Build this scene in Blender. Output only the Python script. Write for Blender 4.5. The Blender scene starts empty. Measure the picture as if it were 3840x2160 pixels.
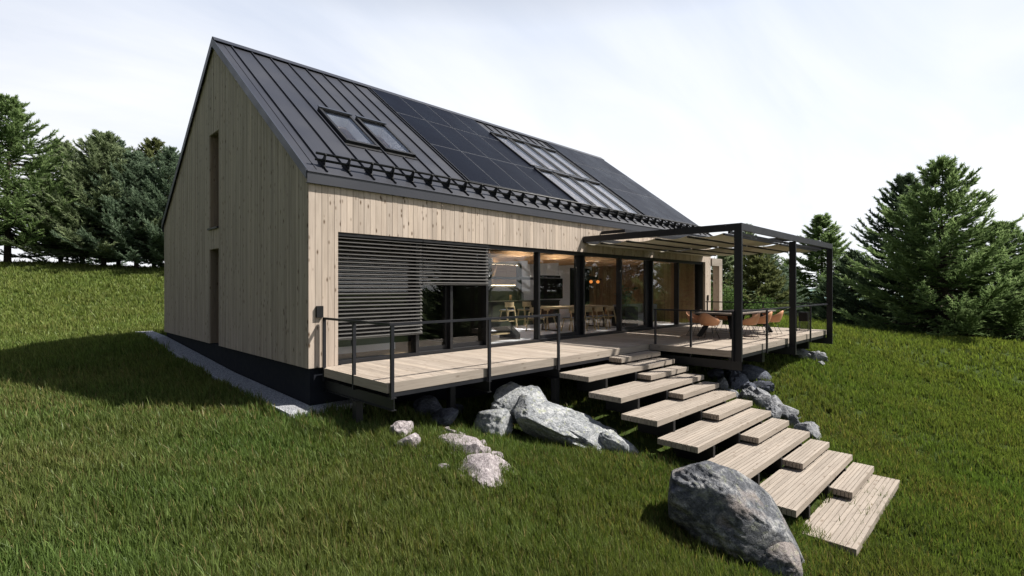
import bpy, math, random
import numpy as np
from mathutils import Vector, Matrix, noise
R_ = math.radians
random.seed(7)
rng = np.random.default_rng(11)
S = bpy.context.scene
COL = S.collection

# ------------------------------------------------------------------ helpers
def link(o):
    COL.objects.link(o); return o
def tag(o, label=None, cat=None, group=None, kind=None):
    if label: o['label'] = label
    if cat: o['category'] = cat
    if group: o['group'] = group
    if kind: o['kind'] = kind
    return o
def empty(name, loc, label, cat, group=None, rz=0.0):
    o = bpy.data.objects.new(name, None); o.empty_display_size = .2
    o.location = loc; o.rotation_euler = (0, 0, rz); link(o)
    return tag(o, label, cat, group)

class MB:
    """collects faces (any polygon) with a per-face random value, builds ONE mesh object"""
    def __init__(s): s.v = []; s.f = []; s.r = []; s.sm = []
    def add(s, vs, fs, rnd=None, smooth=False):
        n = len(s.v); s.v += [tuple(map(float, p)) for p in vs]
        rnd = random.random() if rnd is None else rnd
        for f in fs:
            s.f.append([n + i for i in f]); s.r.append(rnd); s.sm.append(smooth)
    def box(s, x0, x1, y0, y1, z0, z1, rnd=None):
        s.add([(x0,y0,z0),(x1,y0,z0),(x1,y1,z0),(x0,y1,z0),(x0,y0,z1),(x1,y0,z1),(x1,y1,z1),(x0,y1,z1)],
              [(0,3,2,1),(4,5,6,7),(0,1,5,4),(1,2,6,5),(2,3,7,6),(3,0,4,7)], rnd)
    def hexa(s, p, rnd=None):   # 8 points, bottom ring then top ring
        s.add(p, [(0,3,2,1),(4,5,6,7),(0,1,5,4),(1,2,6,5),(2,3,7,6),(3,0,4,7)], rnd)
    def bar(s, a, b, w, h, up=(0,0,1), rnd=None):
        a = Vector(a); b = Vector(b); d = (b-a).normalized(); u = Vector(up)
        if abs(d.dot(u)) > .98: u = Vector((1,0,0))
        x = d.cross(u).normalized(); u = x.cross(d).normalized()
        x *= w/2; u *= h/2
        s.hexa([a-x-u, a+x-u, b+x-u, b-x-u, a-x+u, a+x+u, b+x+u, b-x+u], rnd)
    def tube(s, path, r, n=8, rnd=None, cap=True):
        path = [Vector(p) for p in path]; rs = r if hasattr(r, '__len__') else [r]*len(path)
        vs = []; fs = []
        t0 = (path[1]-path[0]).normalized()
        ref = Vector((0,0,1)) if abs(t0.z) < .9 else Vector((1,0,0))
        for i, p in enumerate(path):
            t = (path[min(i+1, len(path)-1)]-path[max(i-1, 0)]).normalized()
            a = t.cross(ref).normalized(); b = t.cross(a).normalized()
            for k in range(n):
                c = 2*math.pi*k/n; vs.append(p+(a*math.cos(c)+b*math.sin(c))*rs[i])
        for i in range(len(path)-1):
            for k in range(n):
                k2 = (k+1) % n; fs.append((i*n+k, i*n+k2, (i+1)*n+k2, (i+1)*n+k))
        if cap:
            fs.append(tuple(range(n))); fs.append(tuple((len(path)-1)*n+k for k in reversed(range(n))))
        s.add(vs, fs, rnd, True)
    def prism(s, poly, y0, y1, axis='y', rnd=None):
        n = len(poly)
        if axis == 'y': P = [(a, y0, b) for a, b in poly]+[(a, y1, b) for a, b in poly]
        elif axis == 'x': P = [(y0, a, b) for a, b in poly]+[(y1, a, b) for a, b in poly]
        else: P = [(a, b, y0) for a, b in poly]+[(a, b, y1) for a, b in poly]
        F = [tuple(range(n)), tuple(reversed(range(n, 2*n)))]+[(i, i+n, (i+1) % n+n, (i+1) % n) for i in range(n)]
        s.add(P, F, rnd)
    def build(s, name, mat, parent=None, off=None, bevel=0, label=None):
        me = bpy.data.meshes.new(name)
        o0 = Vector(off) if off is not None else (Vector(parent.location) if parent is not None and parent.get('_w', 1) and parent.parent is None and not parent.get('_loc') else Vector((0,0,0)))
        V = [(x-o0.x, y-o0.y, z-o0.z) for x, y, z in s.v]
        me.from_pydata(V, [], s.f)
        a = me.attributes.new('rnd', 'FLOAT', 'FACE'); a.data.foreach_set('value', s.r)
        me.polygons.foreach_set('use_smooth', s.sm)
        me.materials.append(mat); me.update()
        # consistent outward normals
        import bmesh
        bm = bmesh.new(); bm.from_mesh(me); bmesh.ops.recalc_face_normals(bm, faces=bm.faces); bm.to_mesh(me); bm.free()
        o = bpy.data.objects.new(name, me); link(o)
        if parent is not None: o.parent = parent
        if bevel:
            m = o.modifiers.new('b', 'BEVEL'); m.width = bevel; m.segments = 1; m.limit_method = 'ANGLE'
        if label: o['label'] = label
        return o
def children(o): return [c for c in bpy.data.objects if c.parent == o]
def copy_tree(o, parent=None, kids=None):
    c = o.copy(); link(c); c.parent = parent
    for ch in children(o): copy_tree(ch, c)
    return c

# ------------------------------------------------------------------ materials
def nm(name):
    m = bpy.data.materials.new(name); m.use_nodes = True
    nt = m.node_tree; nt.nodes.clear()
    out = nt.nodes.new('ShaderNodeOutputMaterial')
    return m, nt, out
def N(nt, typ, **kw):
    n = nt.nodes.new(typ)
    for k, v in kw.items():
        if k in n.inputs: n.inputs[k].default_value = v
        else: setattr(n, k, v)
    return n
def ramp(nt, stops, fac=None, interp='LINEAR'):
    n = nt.nodes.new('ShaderNodeValToRGB'); e = n.color_ramp.elements; n.color_ramp.interpolation = interp
    while len(e) < len(stops): e.new(.5)
    for i, (p, c) in enumerate(stops):
        e[i].position = p; e[i].color = (c, c, c, 1) if not hasattr(c, '__len__') else (*c[:3], 1)
    if fac is not None: nt.links.new(fac, n.inputs[0])
    return n
def mixc(nt, f, a, b, typ='MIX'):
    n = nt.nodes.new('ShaderNodeMix'); n.data_type = 'RGBA'; n.blend_type = typ
    for i, v in ((0, f), (6, a), (7, b)):
        if hasattr(v, 'is_linked'): nt.links.new(v, n.inputs[i])
        else: n.inputs[i].default_value = v if i == 0 else (*v[:3], 1)
    return n.outputs[2]
def math_(nt, op, a, b=0.0, c=None):
    n = nt.nodes.new('ShaderNodeMath'); n.operation = op
    for i, v in enumerate([a, b] + ([c] if c is not None else [])):
        if hasattr(v, 'is_linked'): nt.links.new(v, n.inputs[i])
        else: n.inputs[i].default_value = v
    return n.outputs[0]
def pbsdf(nt, out, col=None, rough=.5, metal=0., spec=.5, bump=None, bstr=.2, bdist=.01):
    p = nt.nodes.new('ShaderNodeBsdfPrincipled'); nt.links.new(p.outputs[0], out.inputs[0])
    p.inputs['Metallic'].default_value = metal; p.inputs['Specular IOR Level'].default_value = spec
    if hasattr(rough, 'is_linked'): nt.links.new(rough, p.inputs['Roughness'])
    else: p.inputs['Roughness'].default_value = rough
    if hasattr(col, 'is_linked'): nt.links.new(col, p.inputs['Base Color'])
    elif col is not None: p.inputs['Base Color'].default_value = (*col, 1)
    if bump is not None:
        b = nt.nodes.new('ShaderNodeBump'); b.inputs['Strength'].default_value = bstr; b.inputs['Distance'].default_value = bdist
        nt.links.new(bump, b.inputs['Height']); nt.links.new(b.outputs[0], p.inputs['Normal'])
    return p
def coords(nt, scale=(1,1,1), jitter=0.0):
    tc = nt.nodes.new('ShaderNodeTexCoord'); mp = nt.nodes.new('ShaderNodeMapping'); mp.inputs['Scale'].default_value = scale
    src = tc.outputs['Object']
    if jitter:
        at = nt.nodes.new('ShaderNodeAttribute'); at.attribute_name = 'rnd'
        ad = nt.nodes.new('ShaderNodeVectorMath'); ad.operation = 'MULTIPLY_ADD'
        cb = nt.nodes.new('ShaderNodeCombineXYZ')
        for i in range(3): nt.links.new(at.outputs['Fac'], cb.inputs[i])
        nt.links.new(cb.outputs[0], ad.inputs[0]); ad.inputs[1].default_value = (jitter*1.0, jitter*1.7, jitter*2.3); nt.links.new(src, ad.inputs[2])
        src = ad.outputs[0]
    nt.links.new(src, mp.inputs[0]); return mp.outputs[0]
def noise_(nt, vec, scale=5, detail=4, rough=.55, dist=0):
    n = nt.nodes.new('ShaderNodeTexNoise'); nt.links.new(vec, n.inputs['Vector'])
    n.inputs['Scale'].default_value = scale; n.inputs['Detail'].default_value = detail
    n.inputs['Roughness'].default_value = rough; n.inputs['Distortion'].default_value = dist
    return n.outputs['Fac']
def rnd_attr(nt):
    a = nt.nodes.new('ShaderNodeAttribute'); a.attribute_name = 'rnd'; return a.outputs['Fac']

def wood(name, light, mid, dark, grain='z', knots=True, knot_amt=.9, var=.5, rough=.75, knotcol=(.09,.055,.03)):
    m, nt, out = nm(name)
    g = {'z': (18,18,1.1), 'x': (1.1,18,18), 'y': (18,1.1,18)}[grain]
    v = coords(nt, g, 13.0)
    n1 = noise_(nt, v, 1.6, 6, .62, .35)
    r1 = ramp(nt, [(.28, dark), (.5, mid), (.72, light)], n1)
    k2 = coords(nt, {'z': (1.6,1.6,.35), 'x': (.35,1.6,1.6), 'y': (1.6,.35,1.6)}[grain], 9.0)
    n2 = noise_(nt, k2, 1.0, 3, .5)
    r2 = ramp(nt, [(.3, .80), (.7, 1.12)], n2)
    c = mixc(nt, 1.0, r1.outputs[0], r2.outputs[0], 'MULTIPLY')
    rv = ramp(nt, [(0, (1-.28*var, 1-.30*var, 1-.33*var)), (.5, (1,1,1)), (1, (1+.10*var, 1+.07*var, 1+.02*var))], rnd_attr(nt))
    c = mixc(nt, 1.0, c, rv.outputs[0], 'MULTIPLY')
    if knots:
        kv = coords(nt, {'z': (10,10,4.2), 'x': (3.6,9,9), 'y': (9,3.6,9)}[grain], 31.0)
        vo = nt.nodes.new('ShaderNodeTexVoronoi'); vo.inputs['Scale'].default_value = 1.0; nt.links.new(kv, vo.inputs['Vector'])
        kd = ramp(nt, [(.09, 1.0), (.27, 0.0)], vo.outputs['Distance'])
        sep = nt.nodes.new('ShaderNodeSeparateColor'); nt.links.new(vo.outputs['Color'], sep.inputs[0])
        on = ramp(nt, [(.52, 0.0), (.60, 1.0)], sep.outputs[0])
        f = math_(nt, 'MULTIPLY', kd.outputs[0], on.outputs[0]); f = math_(nt, 'MULTIPLY', f, knot_amt)
        c = mixc(nt, f, c, knotcol)
    pbsdf(nt, out, c, rough, 0, .25, n1, .25, .004)
    return m
def plain(name, col, rough=.5, metal=0., spec=.4, var=.12, scale=3.0, bump=0.0):
    m, nt, out = nm(name)
    v = coords(nt, (1,1,1), 3.0)
    n1 = noise_(nt, v, scale, 5, .6)
    lo = tuple(c*(1-var) for c in col); hi = tuple(min(1, c*(1+var)) for c in col)
    r = ramp(nt, [(.3, lo), (.7, hi)], n1)
    rr = ramp(nt, [(.3, max(0, rough-.06)), (.7, min(1, rough+.08))], n1)
    pbsdf(nt, out, r.outputs[0], rr.outputs[0], metal, spec, n1 if bump else None, bump, .01)
    return m
def glass(name, tint=(.86,.9,.9), k=1.0):
    m, nt, out = nm(name)
    t = nt.nodes.new('ShaderNodeBsdfTransparent'); t.inputs[0].default_value = (*tint, 1)
    g = nt.nodes.new('ShaderNodeBsdfGlossy'); g.inputs['Roughness'].default_value = .004; g.inputs[0].default_value = (1,1,1,1)
    f = nt.nodes.new('ShaderNodeFresnel'); ge = nt.nodes.new('ShaderNodeNewGeometry')
    # the pane is a thin solid whose rays pass straight through: keep 1.5 on both faces
    nt.links.new(math_(nt, 'ADD', math_(nt, 'MULTIPLY', ge.outputs['Backfacing'], 1/1.5-1.5), 1.5), f.inputs['IOR'])
    fk = math_(nt, 'MULTIPLY', f.outputs[0], k)
    mx = nt.nodes.new('ShaderNodeMixShader'); nt.links.new(fk, mx.inputs[0]); nt.links.new(t.outputs[0], mx.inputs[1]); nt.links.new(g.outputs[0], mx.inputs[2])
    nt.links.new(mx.outputs[0], out.inputs[0]); return m
def emit(name, col, s):
    m, nt, out = nm(name); e = nt.nodes.new('ShaderNodeEmission'); e.inputs[0].default_value = (*col, 1); e.inputs[1].default_value = s
    nt.links.new(e.outputs[0], out.inputs[0]); return m
def rockmat(name, dark, mid, light, accent=None, lichen=0.0, scale=1.0, streak=(1,1,1)):
    m, nt, out = nm(name)
    v = coords(nt, tuple(scale*s for s in streak), 5.0)
    n1 = noise_(nt, v, 2.2, 8, .68, .6)
    n2 = noise_(nt, v, 9.0, 8, .7, .2)
    n3 = noise_(nt, v, 34.0, 4, .6)
    mxn = math_(nt, 'ADD', math_(nt, 'MULTIPLY', n1, .55), math_(nt, 'MULTIPLY', n2, .45))
    r = ramp(nt, [(.34, dark), (.50, mid), (.66, light)], mxn)
    c = r.outputs[0]
    if accent:
        na = noise_(nt, v, 1.3, 3, .5); ra = ramp(nt, [(.55, 0.), (.66, .7)], na); c = mixc(nt, ra.outputs[0], c, accent)
    if lichen:
        nl = noise_(nt, v, 4.4, 6, .65); rl = ramp(nt, [(.56, 0.), (.64, lichen)], nl); c = mixc(nt, rl.outputs[0], c, (.36,.38,.22))
    sp = ramp(nt, [(.35, .72), (.65, 1.2)], n3); c = mixc(nt, 1.0, c, sp.outputs[0], 'MULTIPLY')
    # cracks
    vo = nt.nodes.new('ShaderNodeTexVoronoi'); vo.feature = 'DISTANCE_TO_EDGE'; vo.inputs['Scale'].default_value = 2.6
    wv = nt.nodes.new('ShaderNodeVectorMath'); wv.operation = 'ADD'
    nz = nt.nodes.new('ShaderNodeTexNoise'); nz.inputs['Scale'].default_value = 2.4; nz.inputs['Detail'].default_value = 5; nt.links.new(v, nz.inputs['Vector'])
    nt.links.new(v, wv.inputs[0]); nt.links.new(nz.outputs['Color'], wv.inputs[1]); nt.links.new(wv.outputs[0], vo.inputs['Vector'])
    ck = ramp(nt, [(.0, 0.), (.035, 1.)], vo.outputs['Distance'])
    hgt = math_(nt, 'ADD', math_(nt, 'MULTIPLY', mxn, 1.0), math_(nt, 'MULTIPLY', ck.outputs[0], .18))
    hgt = math_(nt, 'ADD', hgt, math_(nt, 'MULTIPLY', n3, .12))
    pbsdf(nt, out, c, .88, 0, .2, hgt, .9, .07)
    return m

M = {}
M['clad'] = wood('cladding_wood', (.492,.415,.350), (.45,.376,.314), (.378,.312,.258), 'z', True, 1.0, .5)
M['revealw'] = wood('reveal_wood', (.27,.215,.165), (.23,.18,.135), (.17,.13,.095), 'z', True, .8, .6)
M['deck'] = wood('deck_wood', (.395,.34,.29), (.345,.293,.245), (.27,.225,.185), 'y', True, .5, .5)
M['deckx'] = wood('tread_wood', (.345,.30,.255), (.31,.265,.222), (.25,.21,.175), 'x', True, .5, .3)
M['inwood'] = wood('interior_cladding_wood', (.34,.215,.115), (.29,.18,.09), (.22,.13,.065), 'z', False, 0, .7)
M['infloorwood'] = wood('floor_wood', (.42,.31,.20), (.36,.26,.16), (.28,.19,.12), 'y', False, 0, .6)
M['beamw'] = wood('beam_wood', (.48,.31,.17), (.42,.26,.13), (.33,.19,.09), 'y', False, 0, .3)
M['furnw'] = wood('pale_oak', (.52,.41,.25), (.46,.35,.2), (.38,.28,.15), 'x', False, 0, .3)
M['cabw'] = wood('cabinet_wood', (.40,.26,.14), (.34,.21,.11), (.26,.15,.075), 'x', False, 0, .4)
M['atticw'] = wood('attic_wood', (.86,.75,.67), (.82,.70,.61), (.74,.61,.52), 'x', False, 0, .8)
M['roof'] = plain('roof_sheet_metal', (.027,.0285,.037), .42, 0, .5, .05, .6)
M['trim'] = plain('dark_trim_metal', (.032,.038,.055), .45, 0, .5, .06, 1)
M['steel'] = plain('black_steel', (.009,.0095,.011), .5, 0, .5, .15, 4)
M['steel2'] = plain('dark_grey_steel', (.010,.0105,.014), .45, 0, .35, .1, 2)
M['black'] = plain('matt_black', (.008,.008,.009), .5, 0, .3, .2, 3)
M['frame'] = plain('window_frame_black', (.006,.006,.0075), .45, 0, .5, .15, 3)
M['plinth'] = plain('plinth_render', (.010,.012,.018), .85, 0, .2, .15, 8, .3)
M['slat'] = plain('blind_aluminium', (.050,.047,.044), .45, .1, .5, .08, 3)
M['solar'] = plain('solar_glass', (.002,.0025,.006), .3, 0, .05, .2, .8)
M['solarf'] = plain('solar_frame', (.06,.063,.075), .4, .0, .5, .1, 2)
M['glass'] = glass('window_glass', (.95,.96,.955), 1.0)
M['skyglass'] = glass('rooflight_glass', (.95,.96,.98), .7)
M['fabric'] = plain('awning_fabric', (.50,.46,.37), .9, 0, .1, .04, 6)
M['white'] = plain('white_plaster', (.84,.83,.84), .8, 0, .2, .03, 2)
M['screed'] = plain('white_floor', (.78,.78,.82), .45, 0, .3, .04, 1)
M['olive'] = plain('dark_olive_panel', (.024,.0235,.021), .5, 0, .4, .2, 2)
M['chair'] = plain('tan_leather', (.55,.27,.145), .48, 0, .35, .08, 5)
M['tabletop'] = wood('outdoor_table_wood', (.34,.29,.25), (.27,.23,.2), (.17,.14,.12), 'x', False, 0, .6)
M['greyfab'] = plain('grey_fabric', (.20,.20,.215), .9, 0, .1, .08, 20, .2)
M['seatpad'] = plain('seat_pad_grey', (.22,.22,.25), .9, 0, .1, .06, 10)
M['leaf'] = plain('houseplant_leaf', (.035,.11,.03), .45, 0, .4, .35, 6)
M['soil'] = plain('potting_soil', (.02,.014,.01), .95, 0, .1, .3, 20)
M['bark'] = plain('conifer_bark', (.045,.036,.028), .95, 0, .1, .4, 12, .8)
M['edge'] = plain('pale_edging', (.42,.43,.46), .7, 0, .3, .06, 4)
M['amber'] = emit('pendant_amber_glow', (1.0,.33,.07), .5)
M['warm'] = emit('cabinet_strip_light', (1.0,.78,.50), 11.0)
M['led_fill'] = emit('added_led_strip', (1.0,.92,.84), 140.0)  # added room light, set into the pendant bars
M['brass'] = plain('brass', (.5,.36,.17), .35, .9, .5, .1, 4)
M['rock_white'] = rockmat('pale_lichen_rock', (.08,.09,.105), (.28,.29,.30), (.54,.54,.535), None, .5, 2.2)
M['rock_pink'] = rockmat('pinkish_quartz_rock', (.10,.085,.09), (.34,.30,.305), (.60,.56,.555), None, 0, 3.4)
M['rock_big'] = rockmat('grey_granite_rock', (.024,.027,.034), (.105,.110,.122), (.40,.395,.385), (.26,.22,.20), .22, 1.45, (1,1,1.3))
M['rock_grey'] = rockmat('grey_rubble_rock', (.09,.095,.11), (.22,.225,.24), (.42,.42,.43), None, .1, 2.0)
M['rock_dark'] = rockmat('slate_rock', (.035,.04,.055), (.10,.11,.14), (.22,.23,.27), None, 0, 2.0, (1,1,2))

# gravel strip
def gravelmat():
    m, nt, out = nm('fine_gravel'); v = coords(nt)
    vo = nt.nodes.new('ShaderNodeTexVoronoi'); vo.inputs['Scale'].default_value = 62; nt.links.new(v, vo.inputs['Vector'])
    sep = nt.nodes.new('ShaderNodeSeparateColor'); nt.links.new(vo.outputs['Color'], sep.inputs[0])
    r = ramp(nt, [(.0, (.12,.125,.14)), (.5, (.30,.31,.335)), (1, (.62,.62,.64))], sep.outputs[0])
    h = ramp(nt, [(0, 1.), (.6, 0.)], vo.outputs['Distance'])
    pbsdf(nt, out, r.outputs[0], .9, 0, .2, h.outputs[0], 1.0, .02); return m
M['gravel'] = gravelmat()

# ------------------------------------------------------------------ terrain
TC = np.array([(0,-.3,-.80),(-.55,0,-.80),(-.3,6,-.58),(-.3,12,-.24),(-2.7,2,-.72),(-3.8,5,-.68),(-4.3,6.5,-.66),(-2.5,14.7,-.35),(8,13,-.1),(18,13,.0),(0,16,-.2),
(4.6,-8.3,-2.46),(8.8,-8.6,-2.6),(4.2,-5,-1.72),(9.6,-6.2,-2.0),(6.6,-5.5,-1.95),(3,-2.5,-1.5),(3.0,-3.7,-1.5),(6.6,-3,-1.45),(1.6,-3.2,-1.15),(.75,-4.4,-1.3),(.2,-2.5,-1.0),
(-4.36,-10,-.5),(-8,-5,-.5),(-9,2,-.5),(-7,-14,-.6),(-1,-9,-1.3),(2.5,-6.8,-1.95),(3,-8.2,-2.3),(5,-12,-3.0),(12,-10,-3.0),
(9,-3,-1.35),(13,-4.5,-1.25),(12.5,-5.2,-1.45),(17,-5,-1.15),(18,-3,-.7),(10,0,-.9),(18.5,0,-.5),(22,-3,-.35),
(-4,38,3.2),(3.5,32,2.6),(12,32,2.2),(-14,36,3.2),(-12,15,.1),(-4,24,.55),(4,24,.6),(22,20,.6),(-20,5,-.2),
(28,0,-.2),(30,-2.2,-.6),(30,-4.2,-.85),(29.4,-7.2,-1.0),(29.6,-10.1,-1.1),(24,-12,-2.0),(20,-8,-1.9),(16,-8,-2.2),(28,8,.2),
(47,2,-1.9),(38.4,-4.8,-2.0),(45,-14,-3.2),(60,-10,-3.8),(60,9,-1.5),(48,10,-.6),(34,-8,-1.5),(40,25,1.5),(0,60,1.5),(30,60,0),(-30,60,2),(25,-25,-4),(5,-25,-4),(-20,-25,-1.5),(70,40,-2),(-5,52,3.0),(4,50,2.9)], float)
def tfit(P):
    X = P[:, :2]; n = len(X); K = np.sqrt(((X[:, None]-X[None])**2).sum(-1)+2.0); Pm = np.c_[np.ones(n), X]
    A = np.block([[K, Pm], [Pm.T, np.zeros((3, 3))]]); A[:n, :n] -= .02*np.eye(n)
    return np.linalg.solve(A, np.r_[P[:, 2], 0, 0, 0])
TW = tfit(TC)
def zt(x, y):
    x = np.asarray(x, float); y = np.asarray(y, float); sh = x.shape; x = x.ravel(); y = y.ravel(); o = np.empty(len(x))
    for i in range(0, len(x), 30000):
        a = x[i:i+30000]; b = y[i:i+30000]
        ca = np.clip(a, -32, 75); cb = np.clip(b, -28, 64)
        d = np.sqrt((ca[:, None]-TC[:, 0])**2+(cb[:, None]-TC[:, 1])**2+2.0)
        z = d @ TW[:-3]+TW[-3]+TW[-2]*ca+TW[-1]*cb
        far = np.hypot(a-ca, b-cb)
        z = z*np.exp(-far/60.0)-6.0*(1-np.exp(-far/60.0))
        z += .035*np.sin(a*.9+1.3*np.sin(b*.45))*np.cos(b*.8)+.02*np.sin(a*2.3+b*1.7)
        o[i:i+30000] = z
    return o.reshape(sh)
def zg(x, y): return float(zt(np.array([x]), np.array([y]))[0])

def axis(lo, hi, a, b, step):
    inner = list(np.arange(a, b+1e-6, step)); s = step; v = inner[-1]; up = []
    while v < hi: s *= 1.22; v += s; up.append(min(v, hi))
    s = step; v = inner[0]; dn = []
    while v > lo: s *= 1.22; v -= s; dn.append(max(v, lo))
    return np.array(dn[::-1]+inner+up)
def grassground():
    m, nt, out = nm('turf_ground'); v = coords(nt)
    n1 = noise_(nt, v, .35, 6, .6); n2 = noise_(nt, v, 14, 6, .7)
    mixn = math_(nt, 'ADD', math_(nt, 'MULTIPLY', n1, .5), math_(nt, 'MULTIPLY', n2, .5))
    r = ramp(nt, [(.34, (.022,.036,.008)), (.5, (.045,.068,.014)), (.66, (.07,.095,.022))], mixn)
    pbsdf(nt, out, r.outputs[0], .95, 0, .1, n2, 1., .08); return m
gx = axis(-900, 900, -16, 44, .6); gy = axis(-900, 900, -16, 50, .6)
GX, GY = np.meshgrid(gx, gy); GZ = zt(GX, GY)
me = bpy.data.meshes.new('lawn_ground'); nx, ny = len(gx), len(gy)
V = np.stack([GX, GY, GZ], -1).reshape(-1, 3)
idx = np.arange(nx*ny).reshape(ny, nx); Fq = np.stack([idx[:-1,:-1], idx[:-1,1:], idx[1:,1:], idx[1:,:-1]], -1).reshape(-1, 4)
me.from_pydata(V.tolist(), [], Fq.tolist()); me.polygons.foreach_set('use_smooth', [True]*len(Fq)); me.materials.append(grassground()); me.update()
tag(link(bpy.data.objects.new('ground', me)), 'sloping grassy ground around the house', None, None, 'structure')

# distant wooded hills, haze painted into their pale bluish colour
def hills():
    m, nt, out = nm('hazed_wooded_hill'); v = coords(nt); n1 = noise_(nt, v, .12, 6, .7)
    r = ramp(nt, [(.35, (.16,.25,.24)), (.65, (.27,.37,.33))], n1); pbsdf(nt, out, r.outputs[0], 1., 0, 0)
    vs = []; fs = []; n = 300
    for i in range(n):
        a = R_(-30+150*i/(n-1)); D = 420
        top = 9+5*noise.noise(Vector((i*.06, 0, 3)))+2.2*noise.noise(Vector((i*.9, 2, 0)))+1.4*noise.noise(Vector((i*2.3, 5, 0)))
        if i < 170: top -= 9
        for (dd, z) in ((D-40, -9), (D, top), (D+160, top-3), (D+165, -9)): vs.append((math.cos(a)*dd-4, math.sin(a)*dd-10, z))
    for i in range(n-1):
        for k in range(3): fs.append((i*4+k, i*4+4+k, i*4+5+k, i*4+1+k))
    me = bpy.data.meshes.new('hills'); me.from_pydata(vs, [], fs); me.materials.append(m); me.update()
    tag(link(bpy.data.objects.new('hills', me)), 'wooded hills painted blue green with haze on the horizon', None, None, 'structure')
hills()

# ------------------------------------------------------------------ grass blades (one stuff object)
CAM = np.array([-4.36, -10.0, 1.6]); YAW = R_(44.75)
def grass():
    m, nt, out = nm('grass_blades')
    at = nt.nodes.new('ShaderNodeAttribute'); at.attribute_name = 'tint'
    d = nt.nodes.new('ShaderNodeBsdfDiffuse'); nt.links.new(at.outputs['Color'], d.inputs[0])
    t = nt.nodes.new('ShaderNodeBsdfTranslucent'); tc = mixc(nt, 1., at.outputs['Color'], (1.25,1.35,.7), 'MULTIPLY'); nt.links.new(tc, t.inputs[0])
    g = nt.nodes.new('ShaderNodeBsdfGlossy'); g.inputs['Roughness'].default_value = .42; g.inputs[0].default_value = (.9,1,.8,1)
    m1 = nt.nodes.new('ShaderNodeMixShader'); m1.inputs[0].default_value = .35; nt.links.new(d.outputs[0], m1.inputs[1]); nt.links.new(t.outputs[0], m1.inputs[2])
    m2 = nt.nodes.new('ShaderNodeMixShader'); m2.inputs[0].default_value = .012; nt.links.new(m1.outputs[0], m2.inputs[1]); nt.links.new(g.outputs[0], m2.inputs[2])
    nt.links.new(m2.outputs[0], out.inputs[0])
    rings = [(1.6, 6, 520), (6, 10, 430), (10, 16, 230), (16, 26, 120), (26, 48, 40), (48, 75, 8)]   # tufts per square metre
    X = []; Y = []; Rr = []
    half = R_(56)
    for r0, r1, dn in rings:
        n = int(half*(r1*r1-r0*r0)*dn)
        r = np.sqrt(rng.uniform(r0*r0, r1*r1, n)); a = YAW+rng.uniform(-half, half, n)
        X.append(CAM[0]+r*np.cos(a)); Y.append(CAM[1]+r*np.sin(a)); Rr.append(r)
    x = np.concatenate(X); y = np.concatenate(Y); r = np.concatenate(Rr)
    keep = ~((x > -.05) & (x < 18.9) & (y > -.4) & (y < 12.6))
    keep &= ~((x > -.53) & (x < .3) & (y > -.38) & (y < 14.6))
    under = (x > .4) & (x < 8.9) & (y > -2.3) & (y < 0)
    under |= (x > 9.0) & (x < 17.9) & (y > -4.5) & (y < 0)
    keep &= ~(under & (rng.random(len(x)) < .6))
    keep &= ~((x > 0) & (x < 18.6) & (y > 12.3) & (y < 60) & (r > 26) & (x-0 > (y-12)*.45))  # hidden behind the house
    stair = (x > 4.72) & (x < 8.62) & (y > -8.1) & (y < -2.3)
    keep &= ~(stair & ((x > 5.15) | (y > -7.4)) & (rng.random(len(x)) < .93))
    x = x[keep]; y = y[keep]; r = r[keep]
    nT = len(x)
    def fld(f, s): return np.sin(x*f+s)*np.cos(y*f*1.13+s*2)+.6*np.sin(x*f*2.3-y*f*1.9+s*3)+.4*np.sin(x*f*4.7+y*f*5.1+s)
    patch = np.clip(.5+.28*fld(.55, 1.7), 0, 1); patch2 = np.clip(.5+.28*fld(1.6, 4.1), 0, 1)
    tuft_h = (.10+.06*patch2+.05*rng.random(nT))*(1+.010*r)
    tuft_h *= np.where(rng.random(nT) < .08, 1.45, 1.0)*(.82+.36*np.clip(.5+.4*fld(2.7, .6), 0, 1))
    B = 7
    bx = np.repeat(x, B); by = np.repeat(y, B); br = np.repeat(r, B); th = np.repeat(tuft_h, B); n = len(bx)
    spread = .022+.0016*br
    a0 = rng.uniform(0, 2*np.pi, n); rad = spread*np.sqrt(rng.random(n))
    bx = bx+rad*np.cos(a0); by = by+rad*np.sin(a0)
    bz = zt(bx, by)-.01
    h = th*rng.uniform(.55, 1.15, n); w = (.0019+.00046*br)*rng.uniform(.7, 1.3, n)
    lean = rng.uniform(.03, .60, n)**1.2*h; la = a0+rng.normal(0, .7, n); wind = .18*h
    dx = lean*np.cos(la)-wind*.5; dy = lean*np.sin(la)+wind*.3
    fa = rng.uniform(0, 2*np.pi, n); wx = np.cos(fa)*w; wy = np.sin(fa)*w
    Vv = np.empty((n, 5, 3))
    Vv[:, 0] = np.stack([bx-wx, by-wy, bz], -1); Vv[:, 1] = np.stack([bx+wx, by+wy, bz], -1)
    mx = bx+dx*.38; my = by+dy*.38; mz = bz+h*.60
    Vv[:, 2] = np.stack([mx+wx*.8, my+wy*.8, mz], -1); Vv[:, 3] = np.stack([mx-wx*.8, my-wy*.8, mz], -1)
    Vv[:, 4] = np.stack([bx+dx, by+dy, bz+h*(1-.25*(lean/h)**2)], -1)
    # colours: patches of fresh green, olive and dry straw
    pt = np.repeat(patch, B); p2 = np.repeat(patch2, B); u = rng.random(n)
    fresh = np.array([.088,.140,.036]); olive = np.array([.120,.135,.042]); dry = np.array([.21,.175,.075]); deep = np.array([.040,.066,.014])
    c = fresh*(1-pt[:, None])+olive*pt[:, None]
    k = (.45*p2*rng.random(n))[:, None]; c = c*(1-k)+deep*k
    pat3 = np.repeat(np.clip(fld(.31, 2.6)-.25, 0, 1), B)
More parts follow.
